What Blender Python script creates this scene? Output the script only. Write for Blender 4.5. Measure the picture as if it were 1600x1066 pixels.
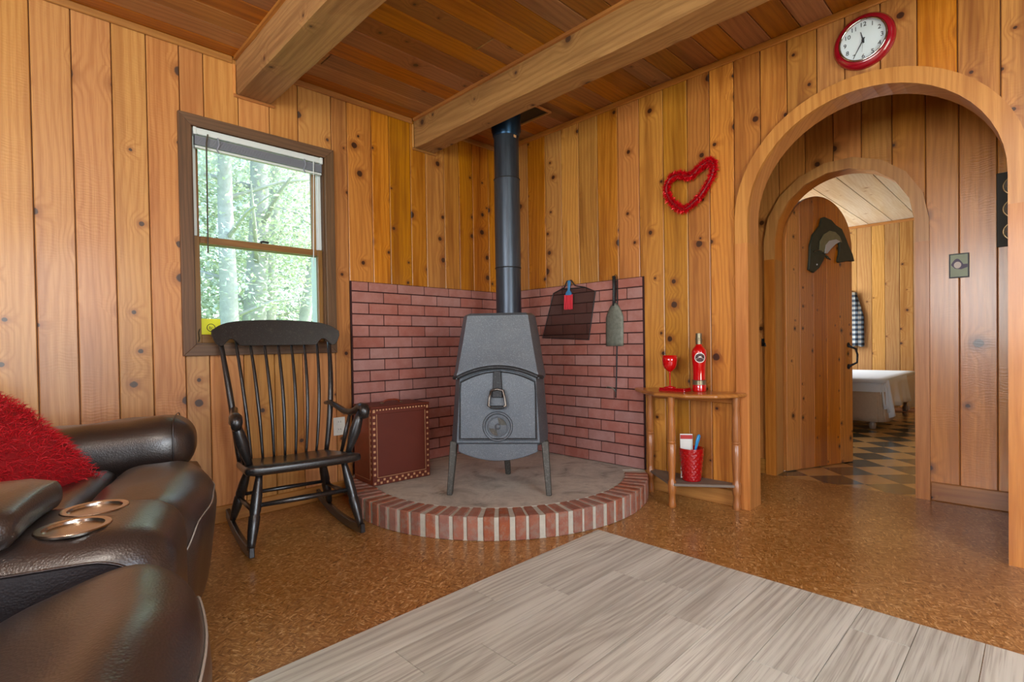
import bpy, bmesh, math, random
from mathutils import Vector, Matrix
random.seed(7)
D = bpy.data
SC = bpy.context.scene
for o in list(D.objects):
    D.objects.remove(o, do_unlink=True)
COL = SC.collection

# ------------------------------------------------------------------ camera
cam_d = D.cameras.new('camera'); cam = D.objects.new('camera', cam_d); COL.objects.link(cam)
CAM = Vector((2.86379, -2.72668, 0.86231)); YAW, PIT, ROL, FPX = -0.79305, -0.013453, -0.015352, 817.33
_fw = Vector((math.sin(YAW)*math.cos(PIT), math.cos(YAW)*math.cos(PIT), math.sin(PIT)))
_rt = Vector((math.cos(YAW), -math.sin(YAW), 0)); _up = _rt.cross(_fw)
_R = _rt*math.cos(ROL) + _up*math.sin(ROL); _U = -_rt*math.sin(ROL) + _up*math.cos(ROL)
m = Matrix((_R, _U, -_fw)).transposed().to_4x4(); m.translation = CAM
cam.matrix_world = m
cam_d.sensor_width = 36; cam_d.lens = FPX*36/1600; cam_d.shift_y = 16.32/1600
cam_d.clip_start = .05; cam_d.clip_end = 300
SC.camera = cam

# ------------------------------------------------------------------ world, sun, daylight at the windows
w = D.worlds.new('sky'); SC.world = w; w.use_nodes = True
nt = w.node_tree; bg = nt.nodes['Background']
sky = nt.nodes.new('ShaderNodeTexSky'); sky.sky_type = 'NISHITA'; sky.sun_disc = False
sky.sun_elevation = math.radians(48); sky.sun_rotation = math.radians(8); sky.dust_density = 2.0
nt.links.new(sky.outputs['Color'], bg.inputs['Color']); bg.inputs['Strength'].default_value = .85
sd = D.lights.new('sun', 'SUN'); sun = D.objects.new('sun', sd); COL.objects.link(sun)
sun.rotation_euler = Vector((-.10, -.72, -.80)).to_track_quat('-Z', 'Y').to_euler(); sun.location = (0, 6, 12)
sd.energy = 11.0; sd.angle = .01; sd.color = (1, .98, .95)
def win_light(name, loc, aim, sx, sy, power, col):
    l = D.lights.new(name, 'AREA'); l.shape = 'RECTANGLE'; l.size = sx; l.size_y = sy; l.energy = power; l.color = col
    o = D.objects.new(name, l); COL.objects.link(o); o.location = loc
    o.rotation_euler = Vector(aim).to_track_quat('-Z', 'Z').to_euler(); return o
win_light('daylight_patio_window', (5.42, -2.6, 1.25), (-1, 0, 0), 2.6, 1.7, 140, (.95, .98, 1))
win_light('daylight_back_window', (2.6, -5.22, 1.4), (0, 1, 0), 2.2, 1.2, 110, (.95, .98, 1))
win_light('daylight_bedroom_window', (-.22, 4.5, 1.45), (1, 0, -.12), 1.1, 1.1, 95, (.9, .95, 1))
vs = SC.view_settings
vs.view_transform = 'Standard'; vs.look = 'None'; vs.gamma = 1; vs.exposure = 0.0
try: vs.use_curve_mapping = False
except Exception: pass

# ------------------------------------------------------------------ mesh helpers
class MB:
    def __init__(s): s.v = []; s.f = []
    def add(s, vs, fs):
        b = len(s.v); s.v += [tuple(x) for x in vs]; s.f += [tuple(b+i for i in f) for f in fs]; return s
    def box(s, a, b, M=None):
        x0, y0, z0 = a; x1, y1, z1 = b
        v = [Vector(p) for p in ((x0,y0,z0),(x1,y0,z0),(x1,y1,z0),(x0,y1,z0),(x0,y0,z1),(x1,y0,z1),(x1,y1,z1),(x0,y1,z1))]
        if M: v = [M @ p for p in v]
        return s.add(v, ((3,2,1,0),(4,5,6,7),(0,1,5,4),(1,2,6,5),(2,3,7,6),(3,0,4,7)))
    def prism(s, poly, fn):
        """poly [(u,v)], fn(u,v,w) -> point, w 0..1"""
        n = len(poly)
        v = [fn(u, t, 0) for u, t in poly] + [fn(u, t, 1) for u, t in poly]
        return s.add(v, [tuple(range(n))[::-1], tuple(range(n, 2*n))] + [(i, (i+1) % n, n+(i+1) % n, n+i) for i in range(n)])
    def tube(s, pts, rad, seg=10, cap=True, flat=1.0):
        pts = [Vector(p) for p in pts]; n = len(pts)
        if not hasattr(rad, '__len__'): rad = [rad]*n
        ref = Vector((0, 0, 1)); b = len(s.v); prev = None
        for i, p in enumerate(pts):
            t = (pts[min(i+1, n-1)] - pts[max(i-1, 0)]).normalized()
            if prev is None:
                a = t.cross(ref) if abs(t.dot(ref)) < .95 else t.cross(Vector((1, 0, 0)))
            else: a = prev - t*prev.dot(t)
            a.normalize(); prev = a; c = t.cross(a)
            for k in range(seg):
                th = 2*math.pi*k/seg
                s.v.append(tuple(p + a*math.cos(th)*rad[i] + c*math.sin(th)*rad[i]*flat))
        for i in range(n-1):
            for k in range(seg):
                k2 = (k+1) % seg
                s.f.append((b+i*seg+k, b+i*seg+k2, b+(i+1)*seg+k2, b+(i+1)*seg+k))
        if cap:
            s.f.append(tuple(b+k for k in range(seg))[::-1]); s.f.append(tuple(b+(n-1)*seg+k for k in range(seg)))
        return s
    def loop(s, pts, r, seg=8):
        pts = [Vector(p) for p in pts]; n = len(pts); b = len(s.v); prev = None
        for i in range(n):
            t = (pts[(i+1) % n] - pts[i-1]).normalized()
            if prev is None:
                a = t.cross(Vector((0, 0, 1))) if abs(t.z) < .9 else t.cross(Vector((1, 0, 0)))
            else: a = prev - t*prev.dot(t)
            a.normalize(); prev = a; c = t.cross(a)
            for k in range(seg):
                th = 2*math.pi*k/seg; s.v.append(tuple(pts[i] + a*math.cos(th)*r + c*math.sin(th)*r))
        for i in range(n):
            j = (i+1) % n
            for k in range(seg):
                k2 = (k+1) % seg; s.f.append((b+i*seg+k, b+i*seg+k2, b+j*seg+k2, b+j*seg+k))
        return s
    def lathe(s, prof, seg=24, M=None, fn=None):
        b = len(s.v); n = len(prof)
        for r, z in prof:
            for k in range(seg):
                th = 2*math.pi*k/seg; rr = r if fn is None else fn(r, z, th)
                p = Vector((rr*math.cos(th), rr*math.sin(th), z)); s.v.append(tuple(M @ p if M else p))
        for i in range(n-1):
            for k in range(seg):
                k2 = (k+1) % seg; s.f.append((b+i*seg+k, b+i*seg+k2, b+(i+1)*seg+k2, b+(i+1)*seg+k))
        if prof[0][0] > 1e-5: s.f.append(tuple(b+k for k in range(seg))[::-1])
        if prof[-1][0] > 1e-5: s.f.append(tuple(b+(n-1)*seg+k for k in range(seg)))
        return s
    def soft(s, a, b, r, n=10, fn=None, M=None):
        """rounded box between corners a and b, edge radius r, n cuts a side, fn deforms"""
        c = (Vector(a)+Vector(b))/2; h = (Vector(b)-Vector(a))/2; r = min(r, *h)
        idx = {}; vs = []; fs = []
        def vert(i, j, k):
            key = (i, j, k)
            if key not in idx:
                q = Vector([(2*t/n-1) for t in key])
                p = Vector([q[d]*h[d] for d in range(3)])
                inn = Vector([max(-(h[d]-r), min(h[d]-r, p[d])) for d in range(3)])
                dv = p-inn
                if dv.length > 1e-9: p = inn + dv.normalized()*r
                p = p + c
                if fn: p = fn(p)
                if M: p = M @ p
                idx[key] = len(vs); vs.append(p)
            return idx[key]
        for i in range(n):
            for j in range(n):
                fs += [(vert(i,j,0),vert(i,j+1,0),vert(i+1,j+1,0),vert(i+1,j,0)), (vert(i,j,n),vert(i+1,j,n),vert(i+1,j+1,n),vert(i,j+1,n)),
                       (vert(i,0,j),vert(i+1,0,j),vert(i+1,0,j+1),vert(i,0,j+1)), (vert(i,n,j),vert(i,n,j+1),vert(i+1,n,j+1),vert(i+1,n,j)),
                       (vert(0,i,j),vert(0,i,j+1),vert(0,i+1,j+1),vert(0,i+1,j)), (vert(n,i,j),vert(n,i+1,j),vert(n,i+1,j+1),vert(n,i,j+1))]
        return s.add(vs, fs)
    def mesh(s, name, bev=0, smooth=False, M=None):
        me = D.meshes.new(name); me.from_pydata([tuple(M @ Vector(p)) for p in s.v] if M else s.v, [], s.f)
        bm = bmesh.new(); bm.from_mesh(me)
        bmesh.ops.recalc_face_normals(bm, faces=bm.faces)
        if bev:
            bmesh.ops.bevel(bm, geom=list(bm.edges), offset=bev, offset_type='OFFSET', segments=1, affect='EDGES', profile=.5, clamp_overlap=True)
        bm.to_mesh(me); bm.free()
        if smooth: me.polygons.foreach_set('use_smooth', [True]*len(me.polygons))
        return me
    def build(s, name, mat, parent=None, bev=0, smooth=False, M=None):
        return link(name, s.mesh(name, bev, smooth, M), mat, parent)
def link(name, me, mat, parent=None):
    o = D.objects.new(name, me); COL.objects.link(o)
    if mat and len(me.materials) == 0: me.materials.append(mat)
    if parent:
        o.parent = parent
        if parent.name in WORLDP: o.matrix_parent_inverse = parent.matrix_basis.inverted()
    return o
WORLDP = set()      # roots whose parts are given in world coordinates
def sharp(o, deg=40):
    me = o.data
    me.polygons.foreach_set('use_smooth', [True]*len(me.polygons))
    try: me.set_sharp_from_angle(angle=math.radians(deg))
    except Exception: pass
    return o
def subsurf(o, lv=2):
    md = o.modifiers.new('smooth', 'SUBSURF'); md.levels = lv; md.render_levels = lv; return o
def tag(o, label=None, cat=None, group=None, kind=None):
    if label: o['label'] = label
    if cat: o['category'] = cat
    if group: o['group'] = group
    if kind: o['kind'] = kind
    return o
def empty(name, loc=(0, 0, 0), rz=0, world=False):
    o = D.objects.new(name, None); COL.objects.link(o); o.location = loc; o.rotation_euler = (0, 0, rz); o.empty_display_size = .05
    if world: WORLDP.add(o.name)
    return o
def bx(name, a, b, mat, parent=None, bev=0): return MB().box(a, b).build(name, mat, parent, bev)
def text_mesh(txt, size, depth=.0006):
    c = D.curves.new('lettering', 'FONT'); c.body = txt; c.size = size; c.extrude = depth; c.align_x = 'CENTER'; c.align_y = 'CENTER'; c.resolution_u = 3
    o = D.objects.new('lettering', c); COL.objects.link(o)
    dg = bpy.context.evaluated_depsgraph_get(); dg.update()
    me = D.meshes.new_from_object(o.evaluated_get(dg)); D.objects.remove(o, do_unlink=True); D.curves.remove(c)
    return me
def arcpts(cx, cz, r, a0, a1, n): return [(cx+r*math.cos(math.radians(a0+(a1-a0)*i/n)), cz+r*math.sin(math.radians(a0+(a1-a0)*i/n))) for i in range(n+1)]

# ------------------------------------------------------------------ materials
def lin(c):
    return tuple(((x/255)/12.92 if x/255 <= .04045 else ((x/255+.055)/1.055)**2.4) for x in c) + (1,)
class NT:
    def __init__(s, name):
        s.m = D.materials.new(name); s.m.use_nodes = True; s.t = s.m.node_tree; s.p = s.t.nodes['Principled BSDF']
    def n(s, typ, **k):
        nd = s.t.nodes.new(typ)
        for a, b in k.items(): setattr(nd, a, b)
        return nd
    def put(s, sock, v):
        if hasattr(v, 'is_output'): s.t.links.new(v, sock)
        elif v is not None: sock.default_value = v
    def math(s, op, a, b=None, c=None, clamp=False):
        nd = s.n('ShaderNodeMath', operation=op, use_clamp=clamp)
        for i, x in enumerate((a, b, c)):
            if x is not None: s.put(nd.inputs[i], x)
        return nd.outputs[0]
    def mix(s, f, a, b, mode='MIX'):
        nd = s.n('ShaderNodeMix', data_type='RGBA', blend_type=mode); s.put(nd.inputs[0], f); s.put(nd.inputs[6], a); s.put(nd.inputs[7], b); return nd.outputs[2]
    def xyz(s, x, y, z):
        nd = s.n('ShaderNodeCombineXYZ')
        for i, q in enumerate((x, y, z)): s.put(nd.inputs[i], q)
        return nd.outputs[0]
    def sep(s, v):
        nd = s.n('ShaderNodeSeparateXYZ'); s.put(nd.inputs[0], v); return nd.outputs
    def noise(s, v, scale, detail=2, rough=.5, dist=0):
        nd = s.n('ShaderNodeTexNoise'); s.put(nd.inputs['Vector'], v); nd.inputs['Scale'].default_value = scale; nd.inputs['Detail'].default_value = detail
        nd.inputs['Roughness'].default_value = rough; nd.inputs['Distortion'].default_value = dist; return nd.outputs[0]
    def vor(s, v, scale, dims='3D', feat='F1', rnd=1):
        nd = s.n('ShaderNodeTexVoronoi', voronoi_dimensions=dims, feature=feat); s.put(nd.inputs['Vector'], v); nd.inputs['Scale'].default_value = scale
        if 'Randomness' in nd.inputs: nd.inputs['Randomness'].default_value = rnd
        return nd.outputs
    def ss(s, x, a, b):
        nd = s.n('ShaderNodeMapRange', interpolation_type='SMOOTHSTEP', clamp=True); s.put(nd.inputs[0], x); s.put(nd.inputs[1], a); s.put(nd.inputs[2], b); return nd.outputs[0]
    def ramp(s, f, stops):
        nd = s.n('ShaderNodeValToRGB'); s.put(nd.inputs[0], f); e = nd.color_ramp.elements
        while len(e) < len(stops): e.new(.5)
        for q, (p, c) in zip(e, stops): q.position = p; q.color = c
        return nd.outputs[0]
    def obj(s): return s.n('ShaderNodeTexCoord').outputs['Object']
    def rnd(s): return s.n('ShaderNodeObjectInfo').outputs['Random']
    def bump(s, h, st, dist=.002):
        nd = s.n('ShaderNodeBump'); nd.inputs['Strength'].default_value = st; nd.inputs['Distance'].default_value = dist; s.put(nd.inputs['Height'], h)
        s.t.links.new(nd.outputs[0], s.p.inputs['Normal'])
    def out(s, col=None, rough=.5, metal=0, spec=None, coat=0, coat_rough=.1, **k):
        s.put(s.p.inputs['Base Color'], col); s.put(s.p.inputs['Roughness'], rough); s.put(s.p.inputs['Metallic'], metal)
        if spec is not None: s.put(s.p.inputs['Specular IOR Level'], spec)
        if coat: s.p.inputs['Coat Weight'].default_value = coat; s.p.inputs['Coat Roughness'].default_value = coat_rough
        for a, b in k.items(): s.put(s.p.inputs[a], b)
        return s.m
def wood(name, along, light, mid, stain, rough=.36, rings=60, knots=.45, kscale=5.5, kcol=(52, 30, 18), halo=(120, 62, 22), vary=.22, coat=.25, warp=1.0, saw=0, knotsize=1.0, stainamt=.5):
    T = NT(name); x, y, z = T.sep(T.obj()); r = T.rnd()
    l = {'x': x, 'y': y, 'z': z}[along]; o1, o2 = {'x': (y, z), 'y': (x, z), 'z': (x, y)}[along]
    a = T.math('ADD', T.math('ADD', o1, o2), T.math('MULTIPLY', r, 17.3)); l = T.math('ADD', l, T.math('MULTIPLY', r, 53.1))
    V = T.vor(T.xyz(a, l, 0), kscale, '2D'); cr, cg, cb = T.sep(V['Color'])
    wob = T.noise(T.xyz(a, l, r), 45, 2)
    d = T.math('ADD', V['Distance'], T.math('MULTIPLY', T.math('SUBTRACT', wob, .5), .035))
    ex = T.math('LESS_THAN', cr, knots)
    rk = T.math('MULTIPLY', T.math('ADD', T.math('MULTIPLY', T.math('POWER', cg, 2), .065), .025), knotsize)
    kn = T.math('MULTIPLY', ex, T.math('SUBTRACT', 1, T.ss(d, T.math('MULTIPLY', rk, .7), rk)))
    ha = T.math('MULTIPLY', ex, T.math('SUBTRACT', 1, T.ss(d, rk, T.math('ADD', T.math('MULTIPLY', rk, 2.2), .03))))
    big = T.math('MULTIPLY', ex, T.math('SUBTRACT', 1, T.ss(d, 0, T.math('ADD', T.math('MULTIPLY', rk, 3.0), .16))))
    w1 = T.noise(T.xyz(T.math('MULTIPLY', a, 5), T.math('MULTIPLY', l, .8), r), 1, 2)
    g = T.math('ADD', T.math('MULTIPLY', a, rings*2.1), T.math('ADD', T.math('MULTIPLY', w1, 17*warp), T.math('MULTIPLY', big, 5.5)))
    ring = T.math('ADD', T.math('MULTIPLY', T.math('SINE', T.math('MULTIPLY', g, 2.0)), .5), .5)
    ring = T.math('POWER', ring, 2.2)
    fib = T.noise(T.xyz(T.math('MULTIPLY', a, 260), T.math('MULTIPLY', l, 7), r), 1, 3, .6)
    blot = T.noise(T.xyz(T.math('MULTIPLY', a, 13), T.math('MULTIPLY', l, .9), r), 1, 4, .62)
    c = T.mix(T.math('MULTIPLY', ring, .5), lin(light), lin(mid))
    c = T.mix(T.math('MULTIPLY', T.ss(fib, .42, .72), .5), c, lin(mid))
    c = T.mix(T.math('MULTIPLY', T.ss(blot, .46, .68), stainamt*1.25), c, lin(stain))
    r2 = T.math('FRACT', T.math('MULTIPLY', r, 71.7)); r3 = T.math('FRACT', T.math('MULTIPLY', r, 133.1))
    hv = T.n('ShaderNodeHueSaturation'); T.put(hv.inputs['Color'], c)
    T.put(hv.inputs['Hue'], T.math('ADD', .502, T.math('MULTIPLY', T.math('SUBTRACT', r2, .5), .012)))
    T.put(hv.inputs['Saturation'], T.math('ADD', 1, T.math('MULTIPLY', T.math('SUBTRACT', r3, .5), vary*.9)))
    T.put(hv.inputs['Value'], T.math('ADD', 1, T.math('MULTIPLY', T.math('SUBTRACT', r, .5), vary*2)))
    c = T.mix(T.math('MULTIPLY', ha, .6), hv.outputs[0], lin(halo)); c = T.mix(T.math('MULTIPLY', kn, .93), c, lin(kcol))
    h = T.math('ADD', T.math('MULTIPLY', fib, .35), T.math('MULTIPLY', ring, .2))
    if saw:
        sw = T.math('SINE', T.math('ADD', T.math('MULTIPLY', l, 480), T.math('MULTIPLY', T.noise(T.xyz(a, l, 0), 14, 2), 26)))
        am = T.ss(T.noise(T.xyz(a, l, r), 4, 2), .4, .62)
        h = T.math('ADD', h, T.math('MULTIPLY', T.math('MULTIPLY', sw, am), saw))
    T.bump(h, .22, .002)
    return T.out(c, T.math('ADD', rough, T.math('MULTIPLY', fib, .12)), coat=coat, coat_rough=.18)
def plain(name, rgb, rough=.5, metal=0, var=0, nscale=20, bump=0, bscale=200, coat=0, spec=None):
    T = NT(name); c = lin(rgb)
    if var or bump: ob = T.obj()
    if var:
        f = T.noise(ob, nscale, 4, .6); c = T.mix(f, tuple(max(0, q*(1-var)) for q in c[:3])+(1,), tuple(min(1, q*(1+var)) for q in c[:3])+(1,))
    if bump: T.bump(T.noise(ob, bscale, 3, .6), bump, .002)
    return T.out(c, rough, metal, spec, coat)
M = {}
M['pine_left'] = wood('pine_left', 'z', (200, 140, 80), (170, 104, 50), (156, 90, 42), .38, 55, .42, 5.2, (62, 46, 42), (150, 88, 42), vary=.09, saw=.3, knotsize=1.7, stainamt=.4)
M['pine_mid'] = wood('pine_mid', 'z', (196, 130, 56), (158, 90, 30), (134, 70, 20), .34, 55, .52, 6.2, (48, 22, 12), (128, 66, 22), vary=.17, saw=.12, knotsize=1.6)
M['pine_right'] = wood('pine_right', 'z', (194, 128, 54), (156, 88, 28), (130, 68, 18), .32, 55, .52, 5.8, (50, 22, 11), (124, 62, 18), vary=.17, saw=.12, knotsize=1.6)
M['pine_hall'] = wood('pine_hall', 'z', (220, 142, 66), (188, 110, 42), (170, 94, 32), .26, 45, .35, 4.5, (70, 36, 16), (118, 64, 24), vary=.1, saw=.2, coat=.4, knotsize=1.5)
M['pine_bed'] = wood('pine_bed', 'z', (192, 144, 88), (162, 106, 54), (146, 92, 44), .36, 55, .4, 5, (66, 34, 18), (130, 74, 30), vary=.15)
M['pine_door'] = wood('pine_door', 'z', (204, 126, 50), (164, 90, 28), (146, 76, 20), .26, 60, .5, 6.5, (34, 14, 8), (84, 36, 10), vary=.14, coat=.5)
M['pine_ceiling'] = wood('pine_ceiling', 'y', (156, 94, 40), (120, 64, 20), (98, 50, 14), .32, 50, .25, 4.5, (50, 26, 14), (90, 46, 14), vary=.3, coat=.3)
M['pine_ceiling_bed'] = wood('pine_ceiling_bed', 'y', (216, 204, 184), (196, 174, 144), (184, 156, 120), .25, 50, .3, 5, (90, 60, 40), (150, 110, 70), vary=.12, coat=.4)
M['beam'] = wood('beam_wood', 'x', (172, 126, 76), (138, 94, 52), (122, 80, 42), .62, 45, .35, 4.2, (70, 42, 28), (110, 70, 38), vary=.12, coat=0, saw=.3)
M['trim'] = wood('trim_wood', 'z', (204, 136, 66), (176, 106, 42), (164, 94, 36), .34, 45, .06, 5, (70, 36, 18), (130, 70, 26), vary=.1)
M['trim_x'] = wood('trim_wood_x', 'x', (184, 122, 56), (152, 92, 36), (140, 80, 28), .34, 45, .05, 5, vary=.08)
M['trim_y'] = wood('trim_wood_y', 'y', (172, 112, 54), (142, 84, 34), (130, 74, 28), .34, 45, .05, 5, vary=.08)
M['walnut'] = wood('window_casing_wood', 'z', (112, 78, 52), (84, 56, 36), (70, 46, 30), .5, 70, .06, 6, (40, 24, 16), (60, 38, 24), vary=.1, coat=0)
M['walnut_y'] = wood('window_casing_wood_y', 'y', (112, 80, 56), (84, 58, 40), (70, 48, 34), .5, 70, .06, 6, (40, 24, 16), (60, 38, 24), vary=.1, coat=0)
M['sash'] = wood('sash_wood', 'z', (142, 98, 48), (118, 78, 34), (104, 66, 28), .42, 60, .0, 6, vary=.06)
M['sash_y'] = wood('sash_wood_y', 'y', (132, 90, 44), (110, 72, 32), (96, 60, 26), .42, 60, .0, 6, vary=.06)
M['table'] = wood('maple_table', 'z', (172, 110, 56), (142, 84, 38), (128, 72, 30), .3, 60, 0, 6, vary=.06, coat=.4)
M['table_x'] = wood('maple_table_top', 'x', (186, 118, 54), (156, 92, 36), (138, 78, 30), .28, 50, 0, 6, vary=.06, coat=.5)
M['backing'] = plain('groove_shadow_wood', (112, 62, 22), .6)
def cork():
    T = NT('cork_floor'); p = T.obj(); x, y, z = T.sep(p)
    u = T.math('ADD', T.math('MULTIPLY', x, .92), T.math('MULTIPLY', y, .39)); v = T.math('SUBTRACT', T.math('MULTIPLY', y, .92), T.math('MULTIPLY', x, .39))
    n1 = T.noise(T.xyz(T.math('MULTIPLY', u, 30), T.math('MULTIPLY', v, 120), 0), 1, 3, .62, 1.2)
    n2 = T.noise(T.xyz(T.math('MULTIPLY', T.math('ADD', v, T.math('MULTIPLY', u, .5)), 30), T.math('MULTIPLY', u, 100), 4), 1, 3, .62, 1.2)
    V = T.vor(p, 55, '2D'); c1 = T.sep(V['Color'])[0]
    n3 = T.noise(p, 1.3, 3, .6)
    f = T.mix(T.ss(c1, .35, .65), T.xyz(n1, n1, n1), T.xyz(n2, n2, n2))
    col = T.ramp(f, [(.28, lin((100, 64, 26))), (.42, lin((156, 106, 48))), (.55, lin((186, 134, 70))), (.68, lin((232, 192, 134)))])
    col = T.mix(T.math('MULTIPLY', T.ss(n3, .4, .65), .3), col, lin((128, 80, 28)))
    T.bump(f, .35, .0025)
    return T.out(col, T.math('ADD', .26, T.math('MULTIPLY', n3, .14)), coat=.3, coat_rough=.15)
M['cork'] = cork()
def laminate():
    T = NT('laminate_plank'); x, y, z = T.sep(T.obj()); r = T.rnd()
    a = T.math('ADD', x, T.math('MULTIPLY', r, 23.7)); l = T.math('ADD', y, T.math('MULTIPLY', r, 61.3))
    w1 = T.noise(T.xyz(T.math('MULTIPLY', a, 7), T.math('MULTIPLY', l, .9), r), 1, 1, .4)
    pk = T.math('MULTIPLY', T.ss(T.math('FRACT', T.math('MULTIPLY', r, 9.7)), .2, .7), 1.0)
    g = T.math('ADD', T.math('MULTIPLY', a, 210), T.math('MULTIPLY', w1, T.math('ADD', 14, T.math('MULTIPLY', pk, 75))))
    ring = T.math('POWER', T.math('ADD', T.math('MULTIPLY', T.math('SINE', g), .5), .5), 1.6)
    fib = T.noise(T.xyz(T.math('MULTIPLY', a, 300), T.math('MULTIPLY', l, 9), r), 1, 3, .65)
    fib2 = T.noise(T.xyz(T.math('MULTIPLY', a, 150), T.math('MULTIPLY', l, 2.5), T.math('ADD', r, 5)), 1, 3, .7)
    blot = T.noise(T.xyz(T.math('MULTIPLY', a, 14), T.math('MULTIPLY', l, 1.2), r), 1, 3, .6)
    c = T.mix(T.math('MULTIPLY', T.ss(blot, .35, .68), .75), lin((226, 230, 216)), lin((196, 198, 183)))
    c = T.mix(T.math('MULTIPLY', T.math('MULTIPLY', ring, T.ss(blot, .3, .6)), .46), c, lin((146, 141, 128)))
    c = T.mix(T.math('MULTIPLY', T.ss(fib, .42, .8), .4), c, lin((234, 231, 224)))
    c = T.mix(T.math('MULTIPLY', T.ss(fib2, .48, .66), .42), c, lin((140, 134, 122)))
    hv = T.n('ShaderNodeHueSaturation'); T.put(hv.inputs['Color'], c); T.put(hv.inputs['Value'], T.math('ADD', .93, T.math('MULTIPLY', r, .14)))
    T.bump(fib, .12, .001)
    return T.out(hv.outputs[0], .42, spec=.4)
M['laminate'] = laminate()
def brick(name, cs, var, rough=.85, spots=None):
    T = NT(name); p = T.obj(); r = T.rnd()
    q = T.xyz(*[T.math('ADD', s_, T.math('MULTIPLY', r, 31.0+7*i)) for i, s_ in enumerate(T.sep(p))])
    n = T.noise(q, 14, 4, .65); n2 = T.noise(q, 160, 3, .7)
    c = T.mix(T.ss(n, .35, .68), lin(cs[0]), lin(cs[1])); c = T.mix(T.math('MULTIPLY', T.ss(n2, .55, .75), .4), c, lin(cs[2]))
    if spots: c = T.mix(T.math('MULTIPLY', T.ss(T.noise(q, 26, 4, .7), .42, .66), .7), c, lin(spots))
    hv = T.n('ShaderNodeHueSaturation'); T.put(hv.inputs['Color'], c)
    T.put(hv.inputs['Value'], T.math('ADD', 1-var/2, T.math('MULTIPLY', r, var)))
    T.put(hv.inputs['Saturation'], T.math('ADD', .8, T.math('MULTIPLY', T.math('FRACT', T.math('MULTIPLY', r, 37.7)), .25)))
    T.bump(T.math('ADD', n2, n), .35, .002)
    return T.out(hv.outputs[0], rough, spec=.3)
M['brick'] = brick('wall_brick', ((162, 102, 90), (172, 116, 106), (142, 82, 70)), .12)
M['hbrick'] = brick('hearth_brick', ((160, 94, 66), (140, 84, 66), (184, 130, 98)), .2, spots=(146, 124, 108))
M['grout'] = plain('dark_grout', (52, 22, 20), .9)
def concrete():
    T = NT('hearth_concrete'); p = T.obj(); n = T.noise(p, 5, 5, .65, .6); n2 = T.noise(p, 60, 3, .7)
    c = T.ramp(n, [(.28, lin((112, 108, 100))), (.40, lin((180, 172, 158))), (.58, lin((212, 204, 188))), (.75, lin((164, 150, 132)))])
    c = T.mix(T.math('MULTIPLY', n2, .3), c, lin((90, 84, 78))); T.bump(n2, .4, .002)
    return T.out(c, .8, spec=.3)
M['concrete'] = concrete()
M['mortar'] = plain('hearth_mortar', (188, 184, 168), .95, var=.25, nscale=40, bump=.6, bscale=120)
def iron(name, c1, c2, rough, sc, bump):
    T = NT(name); p = T.obj(); n = T.noise(p, 6, 4, .6); n2 = T.noise(p, sc, 2, .6)
    c = T.mix(n, lin(c1), lin(c2)); c = T.mix(T.math('MULTIPLY', T.ss(n2, .5, .7), .35), c, lin(tuple(min(255, q+45) for q in c2)))
    T.bump(n2, bump, .002); return T.out(c, rough, metal=.35, spec=.5)
M['iron'] = iron('cast_iron', (70, 77, 86), (94, 98, 102), .46, 230, .35)
M['iron_dark'] = iron('cast_iron_dark', (30, 31, 33), (46, 47, 49), .55, 150, .3)
M['iron_leg'] = iron('worn_iron', (52, 50, 46), (84, 80, 72), .55, 120, .3)
def pipe():
    T = NT('stove_pipe_steel'); x, y, z = T.sep(T.obj()); n = T.noise(T.xyz(T.math('MULTIPLY', x, 60), T.math('MULTIPLY', y, 60), T.math('MULTIPLY', z, 5)), 1, 4, .7)
    r = T.rnd(); c = T.mix(n, lin((46, 54, 66)), lin((98, 108, 122))); c = T.mix(T.math('MULTIPLY', r, .5), c, lin((30, 30, 32)))
    T.bump(n, .1, .001); return T.out(c, .36, metal=.65)
M['pipe'] = pipe()
M['pipe_blue'] = plain('blued_collar', (34, 58, 84), .3, .8, var=.3, nscale=9)
M['black_plate'] = plain('black_ceiling_plate', (18, 17, 16), .5)
M['steel'] = plain('brushed_steel', (190, 182, 170), .25, 1)
M['stirrup'] = plain('stirrup_metal', (120, 112, 104), .35, .9, var=.3)
def blackpaint():
    T = NT('worn_black_paint'); p = T.obj(); n = T.noise(p, 22, 4, .7); n2 = T.noise(p, 190, 3, .7)
    c = T.mix(T.ss(n2, .55, .8), lin((26, 25, 25)), lin((92, 88, 82))); c = T.mix(T.math('MULTIPLY', T.ss(n, .56, .74), .4), c, lin((70, 66, 60)))
    T.bump(n2, .35, .002); return T.out(c, .3, spec=.6, coat=.3, coat_rough=.2)
M['black'] = blackpaint()
def leather(name, rgb):
    T = NT(name); p = T.obj(); v = T.vor(p, 250, '3D')['Distance']; n = T.noise(p, 9, 3, .6); n2 = T.noise(p, 60, 2)
    c = T.mix(n, lin(tuple(q*.8 for q in rgb)), lin(rgb)); T.bump(T.math('ADD', v, T.math('MULTIPLY', n2, .6)), .28, .002)
    return T.out(c, T.math('ADD', .3, T.math('MULTIPLY', n, .12)), spec=.7, coat=.6, coat_rough=.28)
M['leather'] = leather('brown_leather', (52, 42, 38)); M['leather_dark'] = leather('dark_vinyl', (40, 34, 36))
M['stitch'] = plain('pale_stitching', (158, 150, 140), .7)
M['fur'] = plain('red_fur', (196, 8, 28), .65, var=.4, nscale=9); M['red_cloth'] = plain('red_pillow_cloth', (150, 8, 20), .8)
M['box'] = plain('oxblood_box', (94, 34, 16), .5, var=.12, nscale=8); M['box_side'] = plain('oxblood_side', (118, 46, 20), .42, var=.3, nscale=14)
M['inlay'] = plain('tan_inlay', (196, 148, 104), .6, var=.2, nscale=60)
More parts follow.
